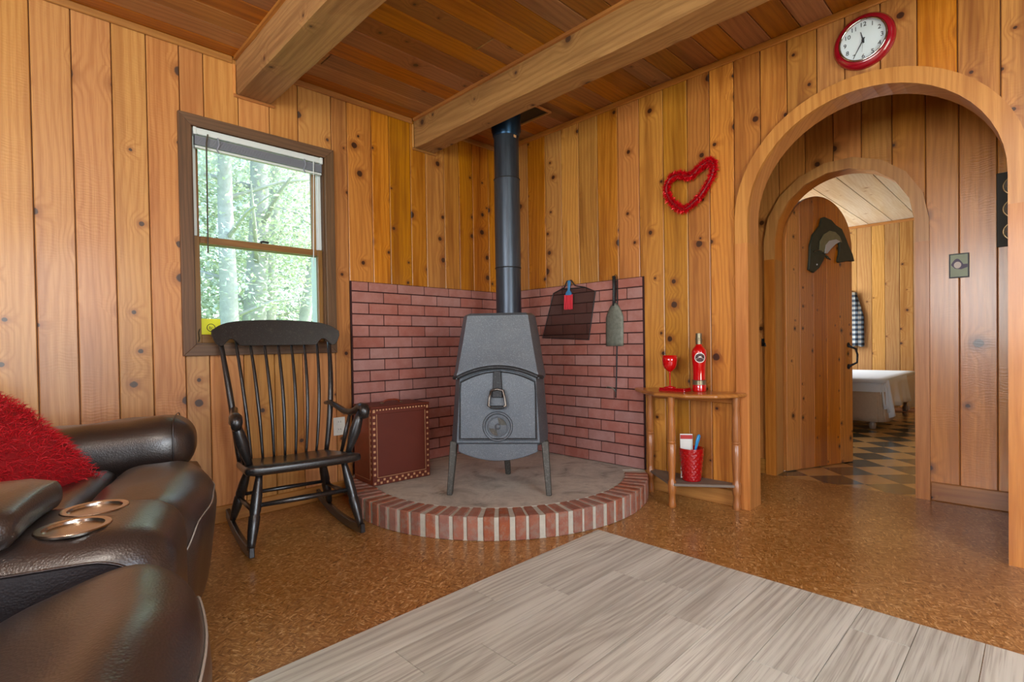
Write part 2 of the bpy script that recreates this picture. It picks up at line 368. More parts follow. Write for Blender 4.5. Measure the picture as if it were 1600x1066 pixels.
M['red_glass'] = plain('red_glass', (190, 6, 12), .08, coat=1, spec=.6); M['red_gloss'] = plain('red_gloss', (164, 6, 14), .16, coat=.8)
M['white_label'] = plain('white_print', (226, 210, 200), .5); M['dark_print'] = plain('dark_print', (60, 22, 22), .5)
M['cap'] = plain('bottle_cap', (128, 116, 92), .35, .7)
M['grey_paint'] = plain('grey_shelf_paint', (120, 106, 92), .6, var=.15)
M['paper'] = plain('paper', (218, 216, 208), .7); M['red_print'] = plain('red_print', (180, 50, 44), .7); M['blue_plastic'] = plain('blue_plastic', (42, 140, 200), .35); M['blue_handle'] = plain('blue_handle', (62, 128, 178), .45)
M['bristle'] = plain('red_bristles', (206, 44, 58), .8, var=.3, nscale=150)
M['tinsel'] = plain('red_tinsel', (224, 16, 34), .3, .35); M['tinsel_core'] = plain('tinsel_core', (120, 4, 12), .5)
M['clock_red'] = plain('clock_rim', (150, 8, 30), .22, coat=.7); M['clock_face'] = plain('clock_face', (214, 224, 232), .4); M['ink'] = plain('ink', (40, 42, 48), .5)
M['chrome'] = plain('chrome', (210, 208, 206), .12, 1)
M['white_plastic'] = plain('white_plastic', (216, 212, 200), .4); M['slot'] = plain('outlet_slot', (70, 62, 50), .6)
M['blind'] = plain('blind_slat', (136, 140, 154), .45); M['vinyl'] = plain('jamb_vinyl', (214, 222, 224), .4)
M['sticker'] = plain('yellow_sticker', (226, 226, 30), .5)
M['sheet'] = plain('white_sheet', (206, 214, 220), .8, bump=.2, bscale=30); M['skirt'] = plain('beige_skirt', (176, 158, 136), .85, var=.12, nscale=60); M['quilt'] = plain('cream_quilt', (190, 184, 172), .85)
M['ash'] = plain('ash_grey_metal', (116, 118, 106), .6, .35, var=.55, nscale=55, bump=.4, bscale=90)
M['fish_dark'] = plain('fish_back', (50, 58, 46), .45, var=.4, nscale=40); M['fish_mid'] = plain('fish_flank', (126, 124, 92), .4, var=.25, nscale=50); M['fish_white'] = plain('fish_belly', (196, 196, 196), .4)
M['charcoal'] = plain('charcoal_board', (66, 62, 54), .7, var=.15)
M['disc'] = plain('disc_glass', (150, 138, 126), .2, .2, var=.25, nscale=14)
M['disc_rim'] = plain('disc_rim', (206, 176, 130), .25, .5)
M['tile_dark'] = plain('dark_tile', (58, 66, 56), .2, var=.2, nscale=9, coat=.4); M['tile_light'] = plain('tan_tile', (206, 162, 98), .22, var=.15, nscale=9, coat=.4)
M['pic_green'] = plain('print_green', (162, 170, 142), .5, var=.2); M['pic_purple'] = plain('print_purple', (86, 70, 96), .5, var=.3)
M['grass'] = plain('grass', (118, 150, 52), .9, var=.3, nscale=3); M['bark'] = plain('bark', (186, 184, 186), .9, var=.35, nscale=12, bump=.8, bscale=40)
def leaf(name, c1, c2):
    T = NT(name); r = T.noise(T.obj(), 1.7, 2); col = T.mix(r, lin(c1), lin(c2)); T.out(col, .6)
    tr = T.n('ShaderNodeBsdfTranslucent'); T.put(tr.inputs[0], col); mx = T.n('ShaderNodeMixShader'); mx.inputs[0].default_value = .45
    T.t.links.new(T.p.outputs[0], mx.inputs[1]); T.t.links.new(tr.outputs[0], mx.inputs[2]); T.t.links.new(mx.outputs[0], T.t.nodes['Material Output'].inputs[0]); return T.m
M['leaf'] = leaf('leaf', (188, 202, 172), (220, 228, 200)); M['leaf2'] = leaf('leaf_pale', (196, 206, 206), (222, 230, 222))
def thin(name, col, opac, rough=.05):
    T = NT(name); T.out(lin(col), rough); tr = T.n('ShaderNodeBsdfTransparent'); mx = T.n('ShaderNodeMixShader'); mx.inputs[0].default_value = opac
    T.t.links.new(tr.outputs[0], mx.inputs[1]); T.t.links.new(T.p.outputs[0], mx.inputs[2]); T.t.links.new(mx.outputs[0], T.t.nodes['Material Output'].inputs[0]); return T.m
def glass():
    T = NT('window_glass'); gl = T.n('ShaderNodeBsdfGlossy'); gl.inputs['Roughness'].default_value = .02; tr = T.n('ShaderNodeBsdfTransparent'); tr.inputs[0].default_value = (.95, .98, .97, 1)
    fr = T.n('ShaderNodeFresnel'); fr.inputs[0].default_value = 1.3; mx = T.n('ShaderNodeMixShader')
    T.t.links.new(fr.outputs[0], mx.inputs[0]); T.t.links.new(tr.outputs[0], mx.inputs[1]); T.t.links.new(gl.outputs[0], mx.inputs[2]); T.t.links.new(mx.outputs[0], T.t.nodes['Material Output'].inputs[0]); return T.m
M['glass'] = glass(); M['screen_mesh'] = thin('dark_wire_cloth', (54, 26, 18), .38, .7)
def plaid():
    T = NT('plaid_flannel'); x, y, z = T.sep(T.obj()); f1 = T.math('GREATER_THAN', T.math('FRACT', T.math('MULTIPLY', x, 16)), .5); f2 = T.math('GREATER_THAN', T.math('FRACT', T.math('MULTIPLY', z, 16)), .5)
    return T.out(T.ramp(T.math('MULTIPLY', T.math('ADD', f1, f2), .5), [(.1, lin((206, 208, 204))), (.5, lin((96, 110, 124))), (.9, lin((28, 30, 40)))]), .9)
M['plaid'] = plaid()
M['exterior'] = plain('exterior_wall', (150, 140, 120), .9)

# ================================================================== SETTING
ZC = 2.33
ROOMX, ROOMY = 5.2, -5.0
H0, H1 = .12, .81            # hall between the two arched walls
BY0, BY1 = .93, 5.25         # bedroom
BX0, BX1 = 0.0, 3.6
def struct(o): o['kind'] = 'structure'; return o
# floor: cork slab under room and hall
fl = struct(bx('floor', (-.16, ROOMY-.16, -.12), (ROOMX+.16, .81, 0), M['cork']))
# laminate area, plank by plank
lam = struct(empty('floor_laminate', (1.43, -.775, 0), world=True))
LW = .1457; LT = .006
rows = [1.428, 1.585]+[1.585+LW*i for i in range(1, 17)]
first = [-1.555, -1.357, -1.755, -1.05, -1.237, -1.75, -1.30, -.94, -1.95, -1.5, -1.1, -1.8, -1.4, -1.0, -1.6, -1.2, -1.9]
first[2] = -1.09
for i in range(len(rows)-1):
    x0, x1 = rows[i], rows[i+1]; ends = [-.775]; yy = first[i]
    if i == 1: ends += [-1.357, -1.948]; yy = -2.9
    elif i == 2: ends += [-1.09, -1.755]; yy = -2.7
    while yy > -3.6: ends.append(yy); yy -= 1.0
    ends.append(-3.6)
    for a, b in zip(ends, ends[1:]):
        if a - b < .02: continue
        o = MB().box((x0+.0009, b+.0009, 0.0002), (x1-.0009, a-.0009, LT)).build('plank', M['laminate'], lam)
# ---- left wall: backing with a window hole, knotty boards in front (board faces at x = 0)
WY0, WY1, WZ0, WZ1 = -2.046, -1.386, .884, 1.932      # window opening
BD = .016                                             # board thickness
wl = struct(MB().box((-.16, ROOMY-.16, 0), (-BD, WY0, ZC)).box((-.16, WY1, 0), (-BD, H1, ZC)).box((-.16, WY0, 0), (-BD, WY1, WZ0)).box((-.16, WY0, WZ1), (-BD, WY1, ZC)).build('wall_left', M['backing']))
yj = [-5.0, -4.78, -4.55, -4.32, -4.1, -3.9, -3.68, -3.45, -3.25, -3.06, -2.90, -2.742, -2.608, -2.479, -2.343, -2.216, -2.086, -1.984, -1.828, -1.676, -1.525, -1.335, -1.238, -1.079, -.957, -.801, -.682, -.532, -.403, -.277, -.127, -.001]
GAP = .0017
def vboard(poly, fn, mat, parent): return MB().prism(poly, fn).build('board', mat, parent, bev=.0028)
for a, b in zip(yj, yj[1:]):
    mat = M['pine_left'] if b < -1.3 else M['pine_mid']
    f = lambda u, v, w_: (-BD + BD*w_, u, v)
    a += GAP; b -= GAP
    if b > WY0-.02 and a < WY1+.02:
        inside = a > WY0-.025 and b < WY1+.025
        if inside or True:
            vboard([(a, 0), (b, 0), (b, WZ0-.01), (a, WZ0-.01)], f, mat, wl); vboard([(a, WZ1+.01), (b, WZ1+.01), (b, ZC), (a, ZC)], f, mat, wl)
            if a < WY0-.03: vboard([(a, WZ0-.01), (min(b, WY0-.01), WZ0-.01), (min(b, WY0-.01), WZ1+.01), (a, WZ1+.01)], f, mat, wl)
            if b > WY1+.03: vboard([(max(a, WY1+.01), WZ0-.01), (b, WZ0-.01), (b, WZ1+.01), (max(a, WY1+.01), WZ1+.01)], f, mat, wl)
    else: vboard([(a, 0), (b, 0), (b, ZC), (a, ZC)], f, mat, wl)
# ---- right wall with the round-headed opening (front faces at y = 0)
AX, AZ, AR = 2.296, 1.478, .476
def outline(x0, x1, cx, cz, R, top):
    """polygon of a board x0..x1 with the arched opening cut out of its foot"""
    def zb(x): return 0 if abs(x-cx) >= R else cz+math.sqrt(max(0, R*R-(x-cx)**2))
    L, Rr = cx-R, cx+R; pts = []
    xs = [x0+(x1-x0)*i/10 for i in range(11)]
    for i, x in enumerate(xs):
        if i and xs[i-1] < L < x: pts += [(L, 0), (L, cz)]
        if i and xs[i-1] < Rr < x: pts += [(Rr, cz), (Rr, 0)]
        z = zb(x)
        if z or i in (0, 10): pts.append((x, z))
    return pts + [(x1, top), (x0, top)]
def arch_slab(name, xa, xb, cx, cz, R, y0, y1, mat):
    mb = MB(); L, Rr = cx-R, cx+R
    mb.box((xa, y0, 0), (L, y1, ZC)).box((Rr, y0, 0), (xb, y1, ZC))
    mb.prism([(L, ZC), (L, cz)] + arcpts(cx, cz, R, 180, 0, 24)[1:] + [(Rr, ZC)], lambda u, v, w_: (u, y0+(y1-y0)*w_, v))
    return mb.build(name, mat)
wr = struct(arch_slab('wall_right', -.16, ROOMX+.16, AX, AZ, AR+.012, BD, H0-BD, M['backing']))
xj = [.001, .14, .28, .445, .591, .738, .888, 1.04, 1.188, 1.345, 1.491, 1.617, 1.747, 1.878, 2.002, 2.130, 2.242, 2.374, 2.5, 2.627, 2.752, 2.89, 3.03, 3.2, 3.36, 3.52, 3.7, 3.9, 4.1, 4.3, 4.5, 4.75, 5.0, 5.2]
for a, b in zip(xj, xj[1:]):
    vboard(outline(a+GAP, b-GAP, AX, AZ, AR+.012, ZC), lambda u, v, w_: (u, BD*w_, v), M['pine_right'], wr)
def arch_band(name, cx, cz, r0, r1, y0, y1, mat, parent=None, foot=0, n=28, bev=.003):
    """jamb, head and jamb in three lengths"""
    root = parent
    def seg(pts0, pts1, nm):
        mb = MB(); k = len(pts0)
        vs = []
        for (x, z), (X, Z) in zip(pts0, pts1): vs += [(x, y0, z), (X, y0, Z), (X, y1, Z), (x, y1, z)]
        fs = [(0, 1, 2, 3), (4*k-4, 4*k-1, 4*k-2, 4*k-3)]
        for i in range(k-1):
            for j in range(4): fs.append((4*i+j, 4*i+(j+1) % 4, 4*i+4+(j+1) % 4, 4*i+4+j))
        return mb.add(vs, fs).build(nm, mat, root)
    a = seg([(cx-r0, foot), (cx-r0, cz-.12)], [(cx-r1, foot), (cx-r1, cz-.12)], name)
    b = seg([(cx-r0, cz-.12)] + arcpts(cx, cz, r0, 180, 0, n) + [(cx+r0, cz-.12)], [(cx-r1, cz-.12)] + arcpts(cx, cz, r1, 180, 0, n) + [(cx+r1, cz-.12)], name)
    c = seg([(cx+r0, cz-.12), (cx+r0, foot)], [(cx+r1, cz-.12), (cx+r1, foot)], name)
    return a, b, c
t1 = struct(empty('trim_1', (AX, 0, 0), world=True))
arch_band('casing', AX, AZ, AR, AR+.064, -.022, 0, M['trim'], t1)
arch_band('jamb', AX, AZ, AR, AR+.012, -.002, H0+.002, M['trim'], t1)
# ---- hall: inner arched wall
IX, IZ, IR = 2.025, 1.497, .355
wh = struct(arch_slab('wall_hall', -.16, ROOMX+.16, IX, IZ, IR+.012, H1+BD, BY0-BD, M['backing']))
hj = [.9, 1.05, 1.2, 1.35, 1.535, 1.695, 1.845, 1.996, 2.138, 2.281, 2.427, 2.562, 2.706, 2.86, 3.02, 3.2, 3.4, 3.6, 3.8, 4.0]
for a, b in zip(hj, hj[1:]):
    vboard(outline(a+GAP, b-GAP, IX, IZ, IR+.012, ZC), lambda u, v, w_: (u, H1+BD*w_, v), M['pine_hall'], wh)
t2 = struct(empty('trim_2', (IX, H1, 0), world=True))
arch_band('casing', IX, IZ, IR, IR+.062, H1-.02, H1, M['trim'], t2, n=9)
arch_band('jamb', IX, IZ, IR, IR+.012, H1-.001, BY0+.002, M['trim'], t2)
# ---- bedroom shell
wb = struct(bx('wall_bedroom', (BX0-.16, BY1+BD, 0), (BX1+.16, BY1+.16, ZC), M['backing']))
x = .3
k = 0
while x < BX1:
    wd = (.15, .135, .16, .14)[k % 4]; k += 1
    vboard([(x+GAP, 0), (x+wd-GAP, 0), (x+wd-GAP, ZC), (x+GAP, ZC)], lambda u, v, w_: (u, BY1+BD*w_, v), M['pine_bed'], wb); x += wd
struct(MB().box((-.16, H1, 0), (0, 3.9, ZC)).box((-.16, 5.1, 0), (0, BY1+.16, ZC)).box((-.16, 3.9, 0), (0, 5.1, .85)).box((-.16, 3.9, 2.05), (0, 5.1, ZC)).build('wall_bedroom_side', M['pine_bed']))
struct(bx('wall_bedroom_far', (BX1, BY0, 0), (BX1+.16, BY1+.16, ZC), M['pine_bed']))
fb = struct(bx('floor_bedroom', (-.16, H1, -.12), (ROOMX+.16, BY1+.16, -.004), M['backing']))
TS = .2135; s2 = math.sqrt(.5); tme = {}
for nm in ('tile_dark', 'tile_light'):
    mb = MB(); h = TS-.0012; mb.prism([(0, 0), (h*s2, h*s2), (2*h*s2, 0), (h*s2, -h*s2)], lambda u, v, w_: (u, v, -.004+.004*w_)); tme[nm] = mb.mesh('tile'); tme[nm].materials.append(M[nm])
cells = []
for i in range(-6, 26):
    for j in range(-26, 26):
        px_, py_ = 1.97+(i+j)*TS*s2, 1.075+(i-j)*TS*s2
        ctr = (px_+TS*s2, py_)
        if BY0-.18 < py_ < 4.7 and 1.3 < ctr[0] < 2.75 and ctr[0]-1.6 > -(py_-.8)*.35-.3: cells.append((i, j, px_, py_))
for i, j, px_, py_ in cells:
    nm = 'tile_dark' if (i+j) % 2 else 'tile_light'
    if py_-TS*s2 < H1+.001:
        # tiles met by the cork edge are cut straight
        poly = [(px_, py_), (px_+TS*s2, py_+TS*s2), (px_+2*TS*s2, py_), (px_+TS*s2, py_-TS*s2)]; out = []
        for (ax, ay), (bx_, by_) in zip(poly, poly[1:]+poly[:1]):
            if ay >= H1: out.append((ax, ay))
            if (ay >= H1) != (by_ >= H1): t = (H1-ay)/(by_-ay); out.append((ax+t*(bx_-ax), H1))
        if len(out) > 2: MB().prism(out, lambda u, v, w_: (u, v, -.004+.004*w_)).build('tile', M[nm], fb)
    else:
        o = link('tile', tme[nm], None, fb); o.location = (px_, py_, 0)
# ---- unseen walls behind the camera, with the windows the daylight comes through
struct(MB().box((ROOMX, ROOMY-.16, 0), (ROOMX+.16, -3.95, ZC)).box((ROOMX, -1.25, 0), (ROOMX+.16, BY0, ZC)).box((ROOMX, -3.95, 2.12), (ROOMX+.16, -1.25, ZC)).box((ROOMX, -3.95, 0), (ROOMX+.16, -1.25, .38)).build('wall_side', M['pine_mid']))
struct(MB().box((-.16, ROOMY-.16, 0), (1.45, ROOMY, ZC)).box((3.75, ROOMY-.16, 0), (ROOMX+.16, ROOMY, ZC)).box((1.45, ROOMY-.16, 0), (3.75, ROOMY, .78)).box((1.45, ROOMY-.16, 2.02), (3.75, ROOMY, ZC)).build('wall_back', M['pine_mid']))
# ---- ceiling: planks under a deck
ce = struct(bx('ceiling', (-.16, ROOMY-.16, ZC+.016), (ROOMX+.16, BY1+.16, ZC+.2), M['backing']))
PL = .1312; k = 0; x = .0995-PL
while x < 4.2:
    a, b = max(x, 0)+.0012, x+PL-.0012
    cut = {2: -1.5, 5: -2.9, 7: -1.0, 9: -2.4}.get(k)
    parts_ = [(-4.2, 0)] if cut is None else [(-4.2, cut-.0012), (cut+.0012, 0)]
    for y0, y1 in parts_: MB().box((a, y0, ZC), (b, y1, ZC+.016)).build('board', M['pine_ceiling'], ce, bev=.003)
    x += PL; k += 1
struct(bx('ceiling_hall', (.3, .001, ZC), (4.6, H1, ZC+.015), M['pine_ceiling']))
cb = struct(bx('ceiling_bedroom', (0, H1, ZC+.012), (BX1, BY1, ZC+.0155), M['backing']))
x = .05
while x < 3.3: MB().box((x+.002, BY0, ZC), (x+.248, BY1, ZC+.012)).build('board', M['pine_ceiling_bed'], cb, bev=.002); x += .25
# ---- crown strips, base boards
def strip(name, a, b, mat): return struct(bx(name, a, b, mat, bev=.004))
for i, (y0, y1) in enumerate(((-4.9, -1.853), (-1.645, -.787), (-.598, -.012))):
    strip('trim_%d' % (3+i), (0, y0, ZC-.034), (.012, y1, ZC), M['trim_y'])
strip('trim_6', (.012, -.014, ZC-.034), (4.9, 0, ZC), M['trim_x'])
strip('trim_7', (.5, BY1-.014, ZC-.034), (3.4, BY1, ZC), M['trim_x'])
strip('baseboard_left', (0, -4.9, 0), (.014, -1.29, .085), M['trim_y'])
strip('baseboard_right', (1.22, -.014, 0), (AX-AR-.066, 0, .085), M['trim_x'])
strip('baseboard_right_end', (AX+AR+.066, -.014, 0), (4.9, 0, .085), M['trim_x'])
strip('baseboard_hall', (IX+IR+.064, H1-.014, 0), (4.0, H1, .098), M['trim_x'])
strip('baseboard_hall_end', (.9, H1-.014, 0), (IX-IR-.064, H1, .098), M['trim_x'])
# ---- ceiling beams
def beam(y0, y1, z0, label):
    root = tag(empty('ceiling_beam', (0.001, (y0+y1)/2, z0), world=True), label, 'beam', 'rough ceiling beams')
    mb = MB(); n = 40; vs = []
    for i in range(n+1):
        x = .002+5.1*i/n; j = lambda: random.uniform(-.0022, .0022); c = .007
        ring = [(y0+j(), z0+c), (y0+c, z0+j()), (y1-c, z0+j()), (y1+j(), z0+c), (y1+j(), ZC-.0005), (y0+j(), ZC-.0005)]
        vs += [(x, *q) for q in ring]
    fs = [tuple(range(6))[::-1], tuple(6*n+q for q in range(6))] + [(6*i+q, 6*i+(q+1) % 6, 6*i+6+(q+1) % 6, 6*i+6+q) for i in range(n) for q in range(6)]
    mb.add(vs, fs).build('timber', M['beam'], root)
    for s_, y in ((-1, y0), (1, y1)):
        MB().box((.015, y-(.013 if s_ < 0 else 0)-.002*(s_ < 0), ZC-.016), (5.0, y+(.013 if s_ > 0 else 0)+.002*(s_ > 0), ZC)).build('edge_strip', M['trim_x'], root)
    bx('end_strip', (0, y0-.014, z0-.016), (.012, y1+.014, z0-.001), M['trim_y'], root, .003)
    bx('end_strip', (0, y0-.016, z0-.001), (.012, y0-.003, ZC-.035), M['trim'], root, .003)
    return root
beam(-1.836, -1.664, 2.148, 'rough-sawn wooden ceiling beam meeting the boarded wall above the window')
beam(-.772, -.612, 2.148, 'rough-sawn wooden ceiling beam passing in front of the stove pipe')
# ---- window in the left wall
wn = struct(empty('window_1', (0, -1.716, .83), world=True))
CW = .054
def mitred(pts, mat): MB().prism(pts, lambda u, v, w_: (.0005+.02*w_, u, v)).build('casing', mat, wn, bev=.002)
o0, o1, p0, p1 = WY0-CW, WY1+CW, WZ0-CW, WZ1+CW
mitred([(o0, p0), (WY0, WZ0), (WY0, WZ1), (o0, p1)], M['walnut']); mitred([(o1, p1), (WY1, WZ1), (WY1, WZ0), (o1, p0)], M['walnut'])
mitred([(o0, p1), (WY0, WZ1), (WY1, WZ1), (o1, p1)], M['walnut_y']); mitred([(o0, p0), (o1, p0), (WY1, WZ0), (WY0, WZ0)], M['walnut_y'])
for y in (WY0, WY1-.008): bx('jamb', (-.16, y, WZ0), (0, y+.008, WZ1), M['walnut'], wn)
bx('jamb', (-.16, WY0+.008, WZ1-.008), (0, WY1-.008, WZ1), M['walnut_y'], wn); bx('stool', (-.16, WY0+.008, WZ0), (0, WY1-.008, WZ0+.008), M['walnut_y'], wn)
for y in (WY0+.008, WY1-.011): bx('outer_jamb', (-.159, y, WZ0+.009), (-.088, y+.003, WZ1-.009), M['vinyl'], wn)
a, b = WY0+.008, WY1-.008; MR = 1.398
def sash(x0, x1, z0, z1, stile, bot, topr, mb_):
    s_ = bx('sash', (x0, a, z0), (x1, a+stile, z1), M['sash'], wn, .002)
    bx('stile', (x0, b-stile, z0), (x1, b, z1), M['sash'], s_, .002)
    bx('rail', (x0, a+stile, z0), (x1, b-stile, z0+bot), M['sash_y'], s_, .002); bx('rail', (x0, a+stile, z1-topr), (x1, b-stile, z1), M['sash_y'], s_, .002)
    bx('pane', ((x0+x1)/2-.002, a+stile, z0+bot), ((x0+x1)/2+.002, b-stile, z1-topr), M['glass'], s_)
    return s_
sash(-.045, -.018, WZ0+.008, MR+.016, .026, .042, .034, 0)
sash(-.085, -.058, MR-.018, WZ1-.008, .036, .034, .04, 0)
for y in (a, b-.018): bx('jamb_liner', (-.056, y, MR+.017), (-.022, y+.018, WZ1-.009), M['vinyl'], wn, .002)
MB().tube([(-.017, -1.73, MR+.018), (-.012, -1.72, MR+.024), (-.014, -1.69, MR+.022)], .006, 8).build('sash_lock', M['iron_dark'], wn)
MB().tube([(-.016, WY0+.02, .90), (-.008, WY0+.022, .915), (-.012, WY0+.02, .945), (-.014, WY0+.026, .96)], .003, 6).build('hook', M['cap'], wn)
# raised blind
bl = tag(empty('window_blind', (-.01, -1.716, 1.84), world=True), 'pale grey slatted blind drawn up to the top of the window', 'blind')
bx('head_rail', (-.016, a+.002, 1.897), (.014, b-.002, 1.928), M['vinyl'], bl, .003)
for y in (a+.001, b-.016): bx('end_cap', (-.017, y, 1.894), (.0155, y+.015, 1.93), M['vinyl'], bl, .002)
for i in range(12): MB().box((-.012, a+.008, 0), (.012, b-.008, .0022), Matrix.Translation((0, 0, 1.889-.0037*i)) @ Matrix.Rotation(.12, 4, 'Y')).build('slat', M['blind'], bl)
bx('bottom_rail', (-.012, a+.008, 1.832), (.012, b-.008, 1.843), M['vinyl'], bl, .002)
for y in (-1.93, -1.50): MB().tube([(.013, y, 1.90), (.015, y+.006, 1.87), (.013, y-.004, 1.84), (.015, y+.004, 1.825)], .004, 6).build('lift_cord', M['blind'], bl)
MB().tube([(.017, -1.975, 1.905), (.018, -1.982, 1.86), (.019, -1.986, 1.33)], .0035, 8).build('wand', M['slot'], bl)
MB().tube([(.017, -1.45, 1.90), (.018, -1.452, 1.84), (.018, -1.462, 1.31)], .0025, 6).build('pull_cord', M['vinyl'], bl)
# sticker on the lower pane
st = tag(empty('sticker', (-.028, -1.99, .935), world=True), 'yellow square sticker with a black ring on the lower window pane', 'sticker')
bx('label_sheet', (-.0294, -2.011, .929), (-.0288, -1.925, 1.012), M['sticker'], st)
MB().loop([(-.0286, -1.968+.018*math.cos(t*math.pi/12), .968+.018*math.sin(t*math.pi/12)) for t in range(24)], .0016, 5).build('ring', M['ink'], st)
tm = text_mesh('b:', .024); o = link('lettering', tm, M['ink'], st); tm.transform(Matrix.Translation((-.0284, -1.968, .967)) @ Matrix(((0, 0, 1), (1, 0, 0), (0, 1, 0))).to_4x4())
# outlet
ot = tag(empty('wall_outlet', (.001, -1.322, .353), world=True), 'cream wall outlet low on the boards beside the rocking chair', 'outlet')
bx('cover_plate', (.0005, -1.358, .352), (.006, -1.287, .456), M['white_plastic'], ot, .002)
for z in (.385, .428):
    bx('socket', (.006, -1.338, z-.014), (.0085, -1.307, z+.014), M['white_plastic'], ot, .001)
    for y in (-1.329, -1.316): bx('slot', (.0085, y-.0012, z-.003), (.0088, y+.0012, z+.007), M['slot'], ot)

# ---- brick fire guard in the corner
BZ0 = .109; CH = .0677; BL = .2021; MJ = .0065
bm_full = MB().box((0, 0, 0), (BL-MJ, .008, CH-MJ)).mesh('brick', bev=.0016); bm_full.materials.append(M['brick'])
meshes = {}
def bmesh_for(L_, h_):
    key = (round(L_, 4), round(h_, 4))
    if key not in meshes:
        me = MB().box((0, 0, 0), (L_-MJ, .008, h_-MJ)).mesh('brick', bev=.0016); me.materials.append(M['brick']); meshes[key] = me
    return meshes[key]
def panel(root, width, joints_even, joints_odd, place, x0=0):
    n = 17; tot = 1.251-BZ0
    z = BZ0
    for i in range(n):
        h = CH if i < n-1 else 1.251-z
        js = joints_even if i % 2 == 0 else joints_odd
        js = [x0] + [q for q in js if x0+.02 < q < width-.02] + [width]
        for p, q in zip(js, js[1:]):
            o = link('brick', bmesh_for(q-p, h), None, root); place(o, p, q, z)
        z += h
# joints measured from the corner
RE = [.6-BL*2, .6-BL, .6, .6+BL, .6+2*BL]; RO = [q-BL/2 for q in RE]+[.6+2.5*BL]
LO = [-(-.115)+BL*i for i in range(6)]; LE = [q-BL/2 for q in LO]+[.115+BL*5.5]
pr = tag(empty('brick_panel', (.6, 0, BZ0), world=True), 'pink-red brick facing on the wall with the fire tools', 'brick panel', 'brick facings behind the stove')
bx('grout_bed', (0.0145, -.010, BZ0), (1.216, -.0003, 1.2515), M['grout'], pr)
def place_r(o, p, q, z): o.location = (p+MJ/2, -.018, z+MJ/2)
panel(pr, 1.212, RE, RO, place_r, .016)
pl = tag(empty('brick_panel', (0, -.6, BZ0), world=True), 'pink-red brick facing on the wall behind the red case', 'brick panel', 'brick facings behind the stove')
bx('grout_bed', (0.0003, -1.24, BZ0), (.010, -.0105, 1.2515), M['grout'], pl)
def place_l(o, p, q, z): o.rotation_euler = (0, 0, math.pi/2); o.location = (.018, -(q-MJ/2), z+MJ/2)
panel(pl, 1.236, LO, LE, place_l)
# ---- hearth
HX, HY, HR, HT = .56, -.58, .87, BZ0
he = tag(empty('hearth', (HX, HY, 0), world=True), 'raised rounded hearth of stained concrete edged with red bricks', 'hearth')
a0, a1 = 41.8, -130.0
NB = 38; ri = .735
def hp(r, ang): return (HX+r*math.cos(math.radians(ang)), HY+r*math.sin(math.radians(ang)))
slab = [(.004, -.004), (1.205, -.004)] + [(max(hp(ri, t)[0], .004), min(hp(ri, t)[1], -.004)) for t in [a0+(a1-a0)*i/40 for i in range(41)]] + [(.004, -1.24)]
MB().prism(slab, lambda u, v, w_: (u, v, .001+(HT-.003)*w_)).build('slab', M['concrete'], he)
mb = MB(); n = 90; vs = []
for i in range(n+1):
    ang = a0+(a1-a0)*i/n
    for r, z in ((ri, .001), (HR-.006, .001), (HR-.006, HT-.005), (ri, HT-.005)):
        xx, yy = hp(r, ang); vs.append((max(xx, .004), min(yy, -.004), z))
mb.add(vs, [(0, 1, 2, 3), (4*n, 4*n+3, 4*n+2, 4*n+1)] + [(4*i+j, 4*i+(j+1) % 4, 4*i+4+(j+1) % 4, 4*i+4+j) for i in range(n) for j in range(4)]).build('mortar', M['mortar'], he)
step = (a1-a0)/NB
hb = MB(); hw = .0485/2; taper = .86
hb.add([(ri+.004, -hw*taper, .001), (HR, -hw, .001), (HR, hw, .001), (ri+.004, hw*taper, .001), (ri+.004, -hw*taper, HT), (HR, -hw, HT), (HR, hw, HT), (ri+.004, hw*taper, HT)],
       ((3,2,1,0),(4,5,6,7),(0,1,5,4),(1,2,6,5),(2,3,7,6),(3,0,4,7)))
hme = hb.mesh('brick', bev=.004); hme.materials.append(M['hbrick'])
for i in range(NB):
    ang = a0+step*(i+.5)
    p_, q_ = hp(HR, ang), hp(HR, ang+2.2); p2_ = hp(HR, ang-2.2); p3 = hp(ri, ang)
    if min(p_[0], q_[0], p2_[0], p3[0]-.02) < .012 or max(p_[1], q_[1], p2_[1], p3[1]+.02) > -.02: continue
    o = link('brick', hme, None, he); o.location = (HX, HY, random.uniform(-.0006, .0012)); o.rotation_euler = (0, 0, math.radians(ang+random.uniform(-.35, .35)))
# ================================================================== STOVE
SA = math.radians(-49+90)            # local -y faces the room; local x is the viewer's right
def ring8(w, wf, yf, yb, z, nf=12, dz=lambda x: 0):
    pts = [(-w, -yf+.07), ] + [(-wf+2*wf*i/nf, -yf) for i in range(nf+1)] + [(w, -yf+.07), (w, yb-.06), (w-.05, yb), (-w+.05, yb), (-w, yb-.06)]
    return [(x, y, z+(dz(x) if y < -yf+.01 else dz(w)*(1 if y < 0 else .4))) for x, y in pts]
def loft(rings, cap=True, foot=True):
    mb = MB(); n = len(rings[0]); mb.v = [p for r in rings for p in r]
    mb.f = [(n*i+k, n*i+(k+1) % n, n*i+n+(k+1) % n, n*i+n+k) for i in range(len(rings)-1) for k in range(n)]
    if cap: mb.f += ([tuple(range(n))[::-1]] if foot else []) + [tuple(n*(len(rings)-1)+k for k in range(n))]
    return mb
stv = tag(empty('wood_stove', (.816, -.794, BZ0), SA), 'grey cast-iron wood stove on three legs standing on the hearth', 'stove')
ZB, ZM, ZT = .235, .615, .915       # above the hearth
body = sharp(loft([ring8(.232, .195, .205, .21, ZB+.012), ring8(.246, .208, .215, .22, ZB+.03), ring8(.236, .200, .2, .21, .42), ring8(.222, .190, .182, .19, ZM+.02)]).build('body', M['iron'], stv), 30)
arch = lambda x: .055*(1-(x/.21)**2) if abs(x) < .21 else 0
